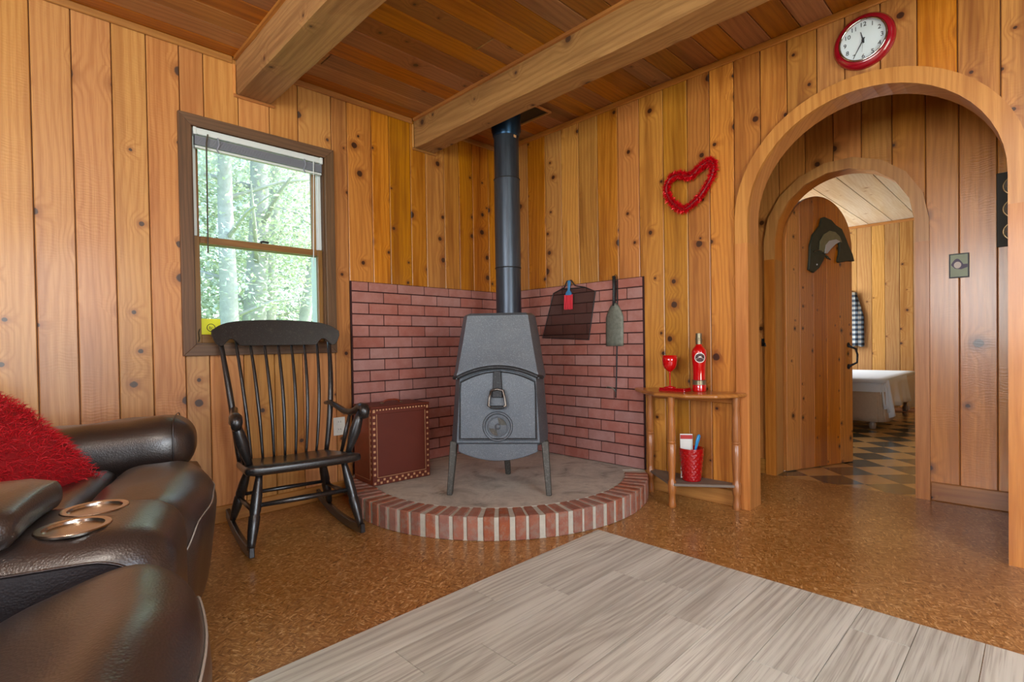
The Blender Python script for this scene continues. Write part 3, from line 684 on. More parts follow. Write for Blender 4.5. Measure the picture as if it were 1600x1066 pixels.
hood = sharp(loft([ring8(.236, .208, .206, .2, ZM-.035, dz=arch), ring8(.233, .205, .203, .198, ZM-.012, dz=arch), ring8(.229, .2, .198, .195, ZM+.0, dz=arch),
                   ring8(.205, .172, .166, .17, .79), ring8(.186, .155, .145, .15, ZT-.012), ring8(.172, .143, .130, .138, ZT), ring8(.1, .08, .07, .07, ZT+.004)], foot=False).build('hood', M['iron'], stv), 30)
MB().tube([(-.224+.448*i/16, -(.208 if abs(-.224+.448*i/16) < .2 else .17), ZM-.028+arch(-.224+.448*i/16)) for i in range(17)], .010, 8).build('hood_lip', M['iron_dark'], hood)
def fy(z): return -(.2145-(z-.265)*(.03/.355))    # front face of the lower body
def panel_front(poly, t, base=0): return MB().prism(poly, lambda u, v, w_: (u, fy(v)-base-t*w_, v))
dtop = [(.19-.38*i/14, .572+.056*(1-((.19-.38*i/14)/.19)**2)) for i in range(15)]
door = sharp(panel_front([(-.197, .275), (.197, .275)]+dtop, .008).build('door', M['iron'], stv, bev=.004), 30)
MB().loop([(u, fy(v)-.009, v) for u, v in [(-.19+.38*i/8, .285) for i in range(8)]+[(.19, .285+.28*i/6) for i in range(6)]+[(.186-.372*i/14, .563+.054*(1-((.186-.372*i/14)/.19)**2)) for i in range(15)]+[(-.19, .285+.28*i/6) for i in range(5, 0, -1)]], .004, 6).build('door_rim', M['iron_dark'], door)
sharp(panel_front([(.198-.396*i/16, .262) for i in range(17)]+[(-.198+.396*i/16, .222-.045*(1-((-.198+.396*i/16)/.198)**2)) for i in range(17)], .012, .002).build('ash_lip', M['iron'], stv, bev=.003), 30)
st_ = MB(); st_.prism([(-.019, .622), (.019, .622), (.026, .49), (-.026, .49)], lambda u, v, w_: (u, fy(v)-.009-.016*w_, v)); strap = st_.build('latch_strap', M['iron_dark'], door, bev=.003)
MB().tube([(-.03, fy(.53)-.03, .525), (-.038, fy(.5)-.036, .49), (-.043, fy(.47)-.038, .452), (-.03, fy(.45)-.038, .444), (0, fy(.45)-.038, .442), (.03, fy(.45)-.038, .444), (.043, fy(.47)-.038, .452), (.038, fy(.5)-.036, .49), (.03, fy(.53)-.03, .525), (0, fy(.53)-.028, .532), (-.03, fy(.53)-.03, .525)], .0065, 8).build('stirrup_handle', M['stirrup'], door, smooth=True)
bx('stirrup_tread', (-.034, fy(.45)-.047, .436), (.034, fy(.45)-.026, .451), M['iron_dark'], door, .003)
VC = .345
vent = MB().lathe([(0, 0), (.056, 0), (.056, .005), (.02, .008), (0, .008)], 28, Matrix.Translation((0, fy(VC)-.006, VC)) @ Matrix.Rotation(math.pi/2, 4, 'X')).build('air_dial', M['iron'], door)
for rr, th in ((.069, .007), (.048, .004)): MB().loop([(rr*math.cos(t*math.pi/18), fy(VC)-.011, VC+rr*math.sin(t*math.pi/18)) for t in range(36)], th, 8).build('dial_ring', M['iron'], vent, smooth=True)
for q0 in (10, 190):
    sec = [(0.012*math.cos(math.radians(q0+40)), .012*math.sin(math.radians(q0+40)))]+[(.044*math.cos(math.radians(q0+80*i/8)), .044*math.sin(math.radians(q0+80*i/8))) for i in range(9)]
    MB().prism(sec, lambda u, v, w_: (u, fy(VC)-.009-.005*w_, VC+v)).build('dial_blade', M['iron_leg'], vent)
MB().lathe([(0, 0), (.016, 0), (.013, .007), (.005, .011), (0, .011)], 8, Matrix.Translation((0, fy(VC)-.013, VC)) @ Matrix.Rotation(math.pi/2, 4, 'X')).build('rosette', M['iron'], vent)
for s_ in (-1, 1):
    for zz in (-1, 1): MB().lathe([(0, 0), (.0045, 0), (.003, .005), (0, .005)], 8, Matrix.Translation((0 if s_ < 0 else 0, fy(VC)-.010, VC+zz*.05)) @ Matrix.Rotation(math.pi/2, 4, 'X')).build('stud', M['iron'], vent) if s_ > 0 else None
def leg(x0, y0, x1, y1, w0, w1, ztop):
    mb = MB(); vs = []
    for (x, y, w_, z) in ((x0, y0, w0, ztop), (x1, y1, w1, 0)): vs += [(x-w_, y-w_, z), (x+w_, y-w_, z), (x+w_, y+w_, z), (x-w_, y+w_, z)]
    return mb.add(vs, ((0,1,2,3),(7,6,5,4),(0,4,5,1),(1,5,6,2),(2,6,7,3),(3,7,4,0))).build('leg', M['iron_leg'], stv, bev=.004)
leg(-.232, -.155, -.25, -.205, .019, .014, ZB+.03); leg(.232, -.155, .25, -.205, .019, .014, ZB+.03); leg(0, .17, .01, .225, .02, .015, ZB+.03)
# pipe rises behind the stove
spx, spy = .507, -.428
sp = tag(empty('stove_pipe', (spx, spy, .55), world=True), 'blued steel stove pipe rising in the corner behind the stove', 'pipe')
PR = .079
def ptube(z0, z1, r, mat, name='pipe_section'): return sharp(MB().lathe([(r, z0), (r, z1)], 32, Matrix.Translation((spx, spy, 0))).build(name, mat, sp), 30)
ptube(.62, 1.345, PR, M['pipe']); ptube(1.338, 1.895, PR+.0015, M['pipe']); ptube(1.888, 2.19, PR-.001, M['pipe'])
for z in (1.34, 1.892): MB().loop([(spx+(PR+.001)*math.cos(t*math.pi/16), spy+(PR+.001)*math.sin(t*math.pi/16), z) for t in range(32)], .0035, 6).build('seam_ring', M['iron_dark'], sp)
sharp(MB().lathe([(PR+.002, 2.155), (PR+.006, 2.165), (PR+.006, 2.175), (PR+.014, 2.195), (PR+.014, ZC-.004)], 32, Matrix.Translation((spx, spy, 0))).build('collar', M['pipe_blue'], sp), 30)
bx('ceiling_plate', (spx-.17, spy-.168, ZC-.004), (spx+.17, spy+.21, ZC-.0005), M['black_plate'], sp)
for q in (((spx+.17, spy-.168, ZC-.014), (spx+.184, spy+.224, ZC-.0005)), ((spx-.17, spy+.21, ZC-.014), (spx+.17, spy+.224, ZC-.0005))): bx('plate_trim', *q, M['trim_x'], sp, .002)
dvec = Vector((.816-spx, -.794-spy, 0)).normalized()
MB().tube([(spx, spy, .70), (spx+dvec.x*.3, spy+dvec.y*.3, .70)], .07, 24).build('elbow', M['pipe'], sp, smooth=True)
bx('damper_tag', (spx+.0785, spy-.012, 2.135), (spx+.0805, spy+.008, 2.15), M['inlay'], sp)

# ================================================================== RED CASE ON THE HEARTH
cs = tag(empty('storage_case', (.232, -1.115, BZ0), math.radians(-4.5)), 'oxblood red case with tan checkered inlay standing on the hearth', 'case')
# local: +x faces the room, y along the wall
HD, HWd, HH = .118, .178, .416
bx('body', (-HD, -HWd, 0), (HD-.012, HWd, HH), M['box_side'], cs, .004)
fr = .03
for nm, q0, q1 in (('frame_rail', (HD-.012, -HWd, 0), (HD, HWd, .042)), ('frame_rail', (HD-.012, -HWd, HH-fr), (HD, HWd, HH)), ('frame_stile', (HD-.012, -HWd, .042), (HD, -HWd+fr, HH-fr)), ('frame_stile', (HD-.012, HWd-fr, .042), (HD, HWd, HH-fr))):
    bx(nm, q0, q1, M['box'], cs, .0015)
bx('front_panel', (HD-.0125, -HWd+fr, .042), (HD-.007, HWd-fr, HH-fr), M['box'], cs)
bd = MB()
for y in (-HWd+fr-.001, HWd-fr+.001): bd.box((HD, y-.0012, .042), (HD+.0008, y+.0012, HH-fr))
bd.box((HD, -HWd+fr, .041), (HD+.0008, HWd-fr, .0434)); bd.build('bead', M['inlay'], cs)
sq = MB()
def square(y, z, h=.0062): sq.box((HD, y-h, z-h), (HD+.0007, y+h, z+h))
for i in range(12): square(-HWd+.0135, .06+.031*i); square(HWd-.0135, .06+.031*i, .0052)
for i in range(19):
    y = -HWd+.014+.0183*i; square(y, .028 if i % 2 else .0125, .0058)
    if True: square(y, HH-.008, .004)
for i in range(12): sq.box((HD-.0203, -HWd-.0007, .055+.031*i), (HD-.0118, -HWd, .067+.031*i))
tag(sq.build('inlay_squares', M['inlay'], cs), kind='stuff')
bx('side_bead', (HD-.03, -HWd-.0008, .03), (HD-.0285, -HWd, HH-.01), M['inlay'], cs); bx('side_bead', (-HD+.006, -HWd-.0008, .028), (HD-.03, -HWd, .0295), M['inlay'], cs)
bx('lid', (-HD-.002, -HWd-.002, HH), (HD+.002, HWd+.002, HH+.012), M['box'], cs, .003)
MB().tube([(.0, -.05, HH+.012), (.0, -.045, HH+.026), (0, -.02, HH+.031), (0, .02, HH+.031), (0, .045, HH+.026), (0, .05, HH+.012)], .005, 8).build('handle', M['box_side'], cs, smooth=True)
bx('handle_plate', (-.012, -.066, HH+.012), (.012, -.05, HH+.018), M['cap'], cs, .002); bx('handle_plate', (-.012, .05, HH+.012), (.012, .066, HH+.018), M['cap'], cs, .002)

# ================================================================== ROCKING CHAIR
rc = tag(empty('rocking_chair', (.43, -1.757, 0), math.radians(-8.7)), 'worn black wooden rocking chair with spindle back under the window', 'chair')
# local: +x forward, +y viewer's right
def rz(x): return .020+(x+.03)**2*.19 if True else 0
for s_ in (-1, 1):
    pts = [(.262-.70*i/16, s_*.226, max(.0, (((.262-.70*i/16)+.07)**2)*.24)) for i in range(17)]
    mb = MB(); vs = []
    for p in pts: vs += [(p[0], p[1]-.011, p[2]), (p[0], p[1]+.011, p[2]), (p[0], p[1]+.010, p[2]+.042), (p[0], p[1]-.010, p[2]+.042)]
    k = len(pts); mb.add(vs, [(0, 1, 2, 3), (4*k-4, 4*k-1, 4*k-2, 4*k-3)]+[(4*i+j, 4*i+(j+1) % 4, 4*i+4+(j+1) % 4, 4*i+4+j) for i in range(k-1) for j in range(4)])
    mb.build('rocker', M['black'], rc, bev=.003)
def turned(name, p0, p1, prof, seg=12, parent=None):
    p0, p1 = Vector(p0), Vector(p1); d = p1-p0
    return MB().tube([p0+d*t for t, r in prof], [r for t, r in prof], seg).build(name, M['black'], parent or rc, smooth=True)
LEGP = [(0, .013), (.1, .015), (.3, .021), (.5, .0225), (.56, .019), (.58, .0225), (.75, .021), (.9, .017), (1, .0145)]
seat = MB()
def seatdef(p):
    x, y, z = p; t = (x+.21)/.46
    p = Vector((x, y*(1-.12*(1-t)), z)); p.z += .315+.052*t - .016*max(0, 1-(y/.2)**2)*max(0, 1-((x-.0)/.2)**2)*(1 if z > 0 else 0)
    if x > .2: p.x += .02*(1-(y/.25)**2)
    return p
seat.soft((-.21, -.24, -.022), (.235, .24, .022), .02, 14, seatdef).build('seat', M['black'], rc, smooth=True)
for s_ in (-1, 1):
    turned('leg', (.165, s_*.175, .345), (.235, s_*.226, .05), LEGP); turned('leg', (-.15, s_*.165, .31), (-.235, s_*.226, .052), LEGP)
    turned('side_stretcher', (.20, s_*.203, .19), (-.20, s_*.20, .16), [(0, .008), (.5, .011), (1, .008)])
turned('front_stretcher', (.197, -.198, .215), (.197, .198, .215), [(0, .009), (.5, .0125), (1, .009)])
turned('back_stretcher', (-.19, -.19, .175), (-.19, .19, .175), [(0, .008), (.5, .011), (1, .008)])
# back: posts and spindles bow backwards into the crest
CX = -.315
def backp(yb, yt, zt, t):
    z = .318+(zt-.318)*t
    x = -.178 + (CX+.178)*t + .045*math.sin(math.pi*t)*(1 if t < .9 else .9)
    return (x, yb+(yt-yb)*(t**.9), z)
for i in range(9):
    u = -1+2*i/8; yb = u*.197; yt = u*.258+.006; outer = i in (0, 8)
    zt = .905 if not (i in (1, 7)) else .915
    MB().tube([backp(yb, yt, zt, t/12) for t in range(13)], [(.0115+.003*math.sin(math.pi*min(1, t/12*1.2))) if outer else .0062+.0022*math.sin(math.pi*t/12) for t in range(13)], 10).build('back_post' if outer else 'spindle', M['black'], rc, smooth=True)
cr = MB(); cp = []; top = []; N = 40
for i in range(N+1):
    u = -1+2*i/N
    zt = 1.006-.022*u*u-.038*abs(u)**8
    zbv = .876 + .034*max(0, 1-((abs(u)-.72)/.11)**2) - .0*(abs(u) > .9)
    if abs(u) > .93: zbv += (abs(u)-.93)/.07*.05
    cp.append((u, zbv)); top.append((u, zt if abs(u) < .995 else .938))
poly = cp+top[::-1]
cr.v = []; 
vs = []; n = len(cp)
for (u, zb_), (_, zt) in zip(cp, top):
    xx = CX+.028*u*u; yy = u*.300+.008
    if abs(u) > .999: zb_ = .926; zt = .95
    for xo, zz in ((.012, zb_), (.012, zt), (-.010, zt), (-.010, zb_)): vs.append((xx+xo-(zz-.94)*.28, yy, zz))
cr.add(vs, [(0, 1, 2, 3), (4*n-4, 4*n-1, 4*n-2, 4*n-3)]+[(4*i+j, 4*i+(j+1) % 4, 4*i+4+(j+1) % 4, 4*i+4+j) for i in range(n-1) for j in range(4)])
sharp(cr.build('crest_rail', M['black'], rc, bev=.002), 35)
for s_ in (-1, 1):
    pts = [(-.215, s_*.212, .575), (-.17, s_*.218, .582), (-.10, s_*.230, .568), (-.02, s_*.243, .548), (.06, s_*.253, .548), (.12, s_*.258, .565), (.165, s_*.262, .585), (.20, s_*.263, .583), (.215, s_*.263, .565), (.205, s_*.263, .545), (.185, s_*.263, .538)]
    arm = MB().tube(pts, [.012, .015, .016, .018, .020, .022, .023, .0235, .0225, .02, .015], 12, flat=.8).build('armrest', M['black'], rc, smooth=True)
    turned('arm_support', (.165, s_*.262, .565), (.135, s_*.205, .36), [(0, .014), (.25, .022), (.45, .026), (.6, .023), (.8, .016), (1, .013)])
    turned('arm_spindle', (.04, s_*.252, .545), (.03, s_*.21, .355), [(0, .007), (.5, .011), (1, .008)])
# ================================================================== SIDE TABLE AND WHAT STANDS ON IT
tb = tag(empty('side_table', (1.50, -.12, 0), world=True), 'small half-round maple table with three turned legs by the archway', 'table')
TT = .598
top = [(1.168, -.0175), (1.188, -.075), (1.30, -.185), (1.425, -.265), (1.60, -.275), (1.735, -.21), (1.80, -.10), (1.812, -.0175)]
MB().prism(top, lambda u, v, w_: (u, v, TT-.020+.020*w_)).build('table_top', M['table_x'], tb, bev=.006)
bx('apron', (1.24, -.045, TT-.055), (1.77, -.024, TT-.0205), M['table_x'], tb, .002)
def tleg(x, y):
    pr_ = [(.017, 0), (.021, .012), (.018, .03), (.016, .07), (.021, .082), (.021, .135), (.016, .142), (.0165, .16), (.021, .25), (.0215, .33), (.018, .335), (.0215, .34), (.018, .348), (.021, .355), (.019, .46), (.015, .52), (.018, .53), (.018, TT-.0205)]
    return sharp(MB().lathe(pr_, 16, Matrix.Translation((x, y, 0))).build('leg', M['table'], tb), 40)
L3 = [(1.272, -.05), (1.505, -.232), (1.765, -.05)]
for q in L3: tleg(*q)
MB().prism([(1.272, -.028), (1.272, -.06), (1.495, -.245), (1.525, -.245), (1.765, -.07), (1.765, -.028)], lambda u, v, w_: (u, v, .115+.014*w_)).build('shelf', M['grey_paint'], tb, bev=.002)
# red tray with a goblet
tr = tag(empty('tray', (1.475, -.145, TT), world=True), 'small flat red case lying on the side table under the goblet', 'tray')
bx('lower_half', (1.405, -.185, TT+.0002), (1.555, -.105, TT+.011), M['red_gloss'], tr, .003); bx('lid', (1.407, -.183, TT+.011), (1.553, -.107, TT+.02), M['red_gloss'], tr, .003)
gb = tag(empty('goblet', (1.452, -.145, TT+.02), world=True), 'red stemmed goblet standing on the flat red case', 'goblet')
G = Matrix.Translation((1.452, -.145, TT+.0202))
MB().lathe([(0, 0), (.032, 0), (.03, .003), (.006, .008), (.0035, .012)], 24, G).build('foot', M['red_glass'], gb, smooth=True)
MB().lathe([(.0035, .012), (.003, .04), (.004, .078), (.007, .084)], 16, G).build('stem', M['red_glass'], gb, smooth=True)
MB().lathe([(.006, .082), (.016, .09), (.03, .104), (.037, .122), (.0395, .145), (.0395, .172), (.0375, .172), (.0375, .145), (.035, .123), (.028, .106), (0, .09)], 32, G).build('bowl', M['red_glass'], gb, smooth=True)
bo = tag(empty('bottle', (1.588, -.085, TT), world=True), 'slim red bottle with a round label standing beside the goblet', 'bottle')
B = Matrix.Translation((1.588, -.085, TT+.0002))
MB().lathe([(0, 0), (.033, 0), (.035, .006), (.035, .036), (.033, .04), (.0325, .06), (.0315, .09), (.0325, .13), (.036, .165), (.0385, .195), (.0375, .214), (.031, .228), (.020, .24), (.0155, .246), (.015, .26)], 32, B).build('bottle_body', M['red_glass'], bo, smooth=True)
MB().lathe([(.0355, .037), (.0345, .042), (.034, .058), (.0355, .062)], 32, B).build('band', M['cap'], bo)
sharp(MB().lathe([(.0165, .25), (.0165, .272), (.019, .274), (.019, .279), (.016, .281), (.016, .308), (.0, .308)], 20, B).build('cap', M['cap'], bo), 40)
ld = Vector((.55, -.83, 0)).normalized(); lr = Vector((-ld.y, ld.x, 0)); 
def lab(u, v, off):
    ang = u/.0375; q = Vector((1.588, -.085, TT+.180+v)) + (ld*math.cos(ang)+lr*math.sin(ang))*(.0383+off-abs(v)*.03); return q
def labdisc(r, off, name, mat, parent):
    mb = MB(); mb.v = [tuple(lab(0, 0, off))]; n = 24
    for rr in (r*.5, r): mb.v += [tuple(lab(rr*math.cos(2*math.pi*i/n), rr*math.sin(2*math.pi*i/n), off)) for i in range(n)]
    mb.f = [(0, 1+i, 1+(i+1) % n) for i in range(n)]+[(1+i, 1+n+i, 1+n+(i+1) % n, 1+(i+1) % n) for i in range(n)]
    return mb.build(name, mat, parent)
lb = labdisc(.027, .0012, 'label', M['white_label'], bo); labdisc(.0225, .002, 'label_field', M['dark_print'], lb)
mb = MB()
for k, (u, v, w_, h) in enumerate(((0, -.006, .017, .004), (.0, .004, .006, .006), (.0, -.001, .011, .0015))):
    q = [lab(u-w_, v-h/2, .0028), lab(u+w_, v-h/2, .0028), lab(u+w_, v+h/2, .0028), lab(u-w_, v+h/2, .0028)]; mb.add(q, [(0, 1, 2, 3)])
mb.build('label_print', M['white_label'], lb)
# basket on the lower shelf
bk = tag(empty('basket', (1.555, -.115, .129), world=True), 'glossy red dimpled tumbler on the lower shelf of the side table', 'basket')
K = Matrix.Translation((1.555, -.115, .1295))
def dim(r, z, th): return r + .0028*max(0, math.cos(th*14+ (math.pi if int(z/.0145) % 2 else 0)))*abs(math.sin(math.pi*z/.0145)) if .004 < z < .163 else r
prof = [(0, 0)]+[(.047+.017*i/48, .172*i/48) for i in range(49)]+[(.061, .172), (.045, .01), (0, .008)]
MB().lathe(prof, 84, K, dim).build('tumbler', M['red_gloss'], bk, smooth=True)
bkl = tag(empty('booklet', (1.537, -.13, .139), world=True), 'white booklet with a red band standing in the red tumbler', 'booklet')
R_ = Matrix.Translation((1.536, -.127, .139)) @ Matrix.Rotation(.62, 4, 'Z') @ Matrix.Rotation(-.08, 4, 'X')
MB().box((-.032, -.002, 0), (.032, .002, .232), R_).build('pages', M['paper'], bkl); MB().box((-.031, -.0026, .205), (.031, -.0021, .226), R_).build('band', M['red_print'], bkl)
br = tag(empty('hair_brush', (1.578, -.108, .139), world=True), 'bright blue plastic handle sticking out of the red tumbler', 'brush')
MB().tube([(1.566, -.12, .14), (1.578, -.112, .30), (1.585, -.108, .335), (1.592, -.104, .365), (1.594, -.103, .373)], [.008, .009, .014, .014, .006], 12, flat=.6).build('handle', M['blue_plastic'], br, smooth=True)

# ================================================================== THINGS HANGING ON THE BRICKS
YB = -.0186
sn = tag(empty('spark_screen', (.66, YB, .885), world=True), 'dark see-through wire screen hanging on the bricks behind the brush', 'screen')
poly = [(.425, .905), (.822, .885), (.878, 1.19), (.80, 1.222), (.60, 1.228), (.53, 1.205)]
MB().prism(poly, lambda u, v, w_: (u, YB-.004-.0016*w_, v)).build('wire_cloth', M['screen_mesh'], sn)
MB().loop([(u, YB-.005, v) for u, v in poly], .0035, 6).build('frame', M['iron_dark'], sn)
MB().tube([(.60, YB-.006, 1.228), (.625, YB-.010, 1.232), (.655, YB-.012, 1.275), (.69, YB-.012, 1.278), (.72, YB-.010, 1.24), (.80, YB-.006, 1.222)], .004, 6).build('hanger', M['iron_dark'], sn)
bh = tag(empty('paint_brush', (.672, YB-.015, 1.085), world=True), 'flat brush with blue handle and red bristles hung over the screen', 'brush')
hp_ = [(.648, 1.182), (.700, 1.178), (.694, 1.198), (.682, 1.212), (.686, 1.24), (.692, 1.262), (.684, 1.277), (.672, 1.277), (.667, 1.262), (.670, 1.24), (.668, 1.212), (.655, 1.2)]
MB().prism(hp_, lambda u, v, w_: (u, YB-.014-.012*w_, v)).build('handle', M['blue_handle'], bh, bev=.002)
mb = MB()
for i in range(26):
    u = .640+.064*i/25; mb.tube([(u+.002, YB-.02+random.uniform(-.004, .004), 1.184), (u-.004+random.uniform(-.002, .002), YB-.02+random.uniform(-.006, .006), 1.088+random.uniform(-.003, .006))], .0028, 5)
tag(mb.build('bristles', M['bristle'], bh), kind='stuff')
sh = tag(empty('ash_shovel', (1.025, YB-.01, .842), world=True), 'ash-grey fire shovel hung blade down on the bricks', 'shovel')
hd = MB().tube([(1.026, YB-.014, 1.27), (1.027, YB-.014, 1.20), (1.024, YB-.013, 1.13), (1.02, YB-.012, 1.09)], [.015, .0155, .014, .012], 12, flat=.6).build('handle', M['iron_dark'], sh, smooth=True)
bl_ = []; nx, nz = 8, 12
for i in range(nz+1):
    t = i/nz; z = 1.105-.262*t; c = 1.022-.004*t; hw_ = (.014+.05*min(1, t*3.2)**.7)
    for j in range(nx+1):
        u = -1+2*j/nx; bl_.append((c+u*hw_, YB-.006-.012*(1-u*u)*(1 if t < .95 else .9), z))
mb = MB().add(bl_, [(i*(nx+1)+j, i*(nx+1)+j+1, (i+1)*(nx+1)+j+1, (i+1)*(nx+1)+j) for i in range(nz) for j in range(nx)])
o = mb.build('blade', M['ash'], sh, smooth=True); md = o.modifiers.new('thick', 'SOLIDIFY'); md.thickness = .003
MB().loop([(1.035+.012*math.cos(t*math.pi/8), YB-.012, 1.255+.022*math.sin(t*math.pi/8)) for t in range(16)], .0018, 5).build('hang_cord', M['iron_dark'], sh)
pk = tag(empty('fire_poker', (1.02, YB-.004, .53), world=True), 'thin iron poker with a curled end hanging behind the shovel', 'poker')
MB().tube([(1.043, YB-.0045, 1.25), (1.04, YB-.0045, 1.0), (1.026, YB-.0045, .60), (1.022, YB-.005, .555), (1.021, YB-.005, .525)], .0042, 8).build('rod', M['iron_dark'], pk, smooth=True)
MB().tube([(1.022, YB-.005, .56), (1.012, YB-.008, .578), (.99, YB-.010, .588), (.965, YB-.009, .590), (.955, YB-.007, .585)], .0035, 6).build('hook', M['ash'], pk, smooth=True)

# ================================================================== WALL DECORATION
hg = tag(empty('heart_garland', (1.5, -.02, 1.56), world=True), 'tilted red tinsel heart hanging on the boarded wall', 'garland')
ctl = [(1.487, 1.588), (1.425, 1.628), (1.388, 1.685), (1.383, 1.735), (1.412, 1.776), (1.462, 1.782), (1.515, 1.760), (1.548, 1.770), (1.585, 1.798), (1.63, 1.812), (1.652, 1.785), (1.645, 1.735), (1.612, 1.68), (1.565, 1.63)]
def catmull(P, n=6):
    out = []; k = len(P)
    for i in range(k):
        a_, b_, c_, d_ = (Vector(P[(i+q-1) % k]) for q in range(4))
        for j in range(n):
            t = j/n; out.append(.5*((2*b_)+(c_-a_)*t+(2*a_-5*b_+4*c_-d_)*t*t+(3*b_-a_-3*c_+d_)*t**3))
    return out
hc = catmull(ctl)
MB().loop([(p.x, -.03, p.y) for p in hc], .009, 8).build('core', M['tinsel_core'], hg)
mb = MB()
for i in range(9500):
    p = random.choice(hc); th = random.uniform(0, 6.283); t2 = random.uniform(0, 6.283); ln = random.uniform(.016, .031)
    c = Vector((p.x+random.uniform(-.012, .012), -.03, p.y+random.uniform(-.012, .012)))
    d = Vector((math.cos(th)*math.sin(t2), math.sin(th)*math.sin(t2), math.cos(t2)))*ln; d.y *= .8; sidev = d.cross(Vector((random.random(), random.random(), random.random()))).normalized()*.0034
    if c.y+d.y > -.003: d.y = -d.y
    mb.add([c+sidev, c-sidev, c+d], [(0, 1, 2)])
tag(mb.build('tinsel', M['tinsel'], hg), kind='stuff')
MB().tube([(1.645, -.02, 1.80), (1.672, -.012, 1.802)], .002, 5).build('hook', M['cap'], hg)
ck = tag(empty('wall_clock', (2.318, -.001, 2.157), world=True), 'round wall clock with a wide dark red rim above the archway', 'clock')
CM = Matrix.Translation((2.318, -.001, 2.157)) @ Matrix.Rotation(math.pi/2, 4, 'X')
sharp(MB().lathe([(.086, .004), (.086, .026), (.092, .034), (.104, .032), (.1155, .016), (.1155, 0), (.086, 0)], 56, CM).build('rim', M['clock_red'], ck), 50)
MB().loop([(2.318+.0865*math.cos(t*math.pi/28), -.034, 2.157+.0865*math.sin(t*math.pi/28)) for t in range(56)], .0042, 8).build('bezel', M['chrome'], ck, smooth=True)
MB().lathe([(0, .0), (.086, .0), (.086, .022), (0, .022)], 48, CM).build('face', M['clock_face'], ck)
for h in range(1, 13):
    t = math.radians(90-30*h); me = text_mesh(str(h), .026); me.transform(Matrix.Translation((2.318+.068*math.cos(t), -.0236, 2.157+.068*math.sin(t))) @ Matrix.Rotation(math.pi/2, 4, 'X')); link('numeral', me, M['ink'], ck)
def hand(ang, ln, w_, y, name):
    d = Vector((math.sin(math.radians(ang)), 0, math.cos(math.radians(ang)))); s_ = Vector((d.z, 0, -d.x)); c = Vector((2.318, y, 2.157))
    q = [c-d*.012-s_*w_, c-d*.012+s_*w_, c+d*ln+s_*w_*.35, c+d*ln-s_*w_*.35]; mb = MB(); mb.add(q+[p+Vector((0, -.001, 0)) for p in q], ((0,1,2,3),(7,6,5,4),(0,4,5,1),(1,5,6,2),(2,6,7,3),(3,7,4,0))); mb.build(name, M['ink'], ck)
hand(347.5, .040, .0032, -.0252, 'hour_hand'); hand(209, .062, .0026, -.0268, 'minute_hand'); hand(184, .05, .0006, -.0284, 'second_hand')
MB().lathe([(0, .0), (.005, 0), (.005, .0295), (0, .0295)], 12, CM).build('hub', M['ink'], ck)
# hall wall: small framed print, dark board with three round dishes
pc = tag(empty('picture', (2.561, H1, 1.17), world=True), 'small black-framed print with a white oval on the hall wall', 'picture')
bx('print', (2.527, H1-.008, 1.175), (2.596, H1-.0005, 1.289), M['pic_green'], pc)
for q in (((2.522, H1-.012, 1.170), (2.527, H1-.0005, 1.294)), ((2.596, H1-.012, 1.170), (2.601, H1-.0005, 1.294)), ((2.527, H1-.012, 1.170), (2.596, H1-.0005, 1.175)), ((2.527, H1-.012, 1.289), (2.596, H1-.0005, 1.294))): bx('frame', *q, M['ink'], pc)
MB().prism([(2.529+.066*i/16, 1.238+.030*math.sin(math.pi*min(1, i/12))*(1 if i < 13 else .8)) for i in range(17)]+[(2.595, 1.222), (2.57, 1.212), (2.545, 1.218)], lambda u, v, w_: (u, H1-.0081-.0006*w_, v)).build('painted_shape', M['pic_purple'], pc)
MB().prism([(2.556+.0145*math.cos(t*math.pi/12), 1.235+.017*math.sin(t*math.pi/12)) for t in range(24)], lambda u, v, w_: (u, H1-.0088-.004*w_, v)).build('oval', M['white_label'], pc)
bdp = tag(empty('display_board', (2.77, H1, 1.305), world=True), 'dark board with three round dishes hanging at the edge of the archway', 'display board')
bx('backboard', (2.703, H1-.012, 1.305), (2.838, H1-.0005, 1.667), M['charcoal'], bdp, .002)
for z in (1.595, 1.485, 1.375):
    DM = Matrix.Translation((2.771, H1-.0125, z)) @ Matrix.Rotation(math.pi/2, 4, 'X')
    d_ = MB().lathe([(0, .004), (.034, .004), (.04, .010), (.041, .010), (.034, .0), (0, 0)], 32, DM).build('dish', M['disc'], bdp, smooth=True)
    MB().loop([(2.771+.0425*math.cos(t*math.pi/16), H1-.021, z+.0425*math.sin(t*math.pi/16)) for t in range(32)], .0042, 6).build('dish_rim', M['disc_rim'], d_, smooth=True)
    MB().tube([(2.735, H1-.018, z), (2.807, H1-.018, z+.004)], .0018, 5).build('cross_wire', M['disc_rim'], d_)
# latch catch on the hall wall
lt = tag(empty('latch_hook', (1.60, H1, .83), world=True), 'small black iron hook on the hall wall left of the plank door', 'hook')
bx('plate', (1.583, H1-.004, .825), (1.601, H1-.0005, .875), M['iron_dark'], lt, .001)
MB().tube([(1.59, H1-.004, .85), (1.60, H1-.02, .85), (1.614, H1-.03, .842), (1.618, H1-.032, .825)], .0045, 8).build('hook', M['iron_dark'], lt, smooth=True)
# ================================================================== SOFA (local x across from the far arm, y forwards, z up)
sf = tag(empty('recliner_sofa', (.378, -2.029, 0), math.radians(-17.5)), 'brown leather reclining sofa with a cup holder console', 'sofa')
def wrinkle(p, amp=.004, f=24): return amp*(math.sin(p[0]*f+3*p[1])*math.sin(p[1]*f*1.3+p[2]*9))
bx('base', (.07, -.93, .03), (2.10, -.13, .24), M['leather_dark'], sf, .02)
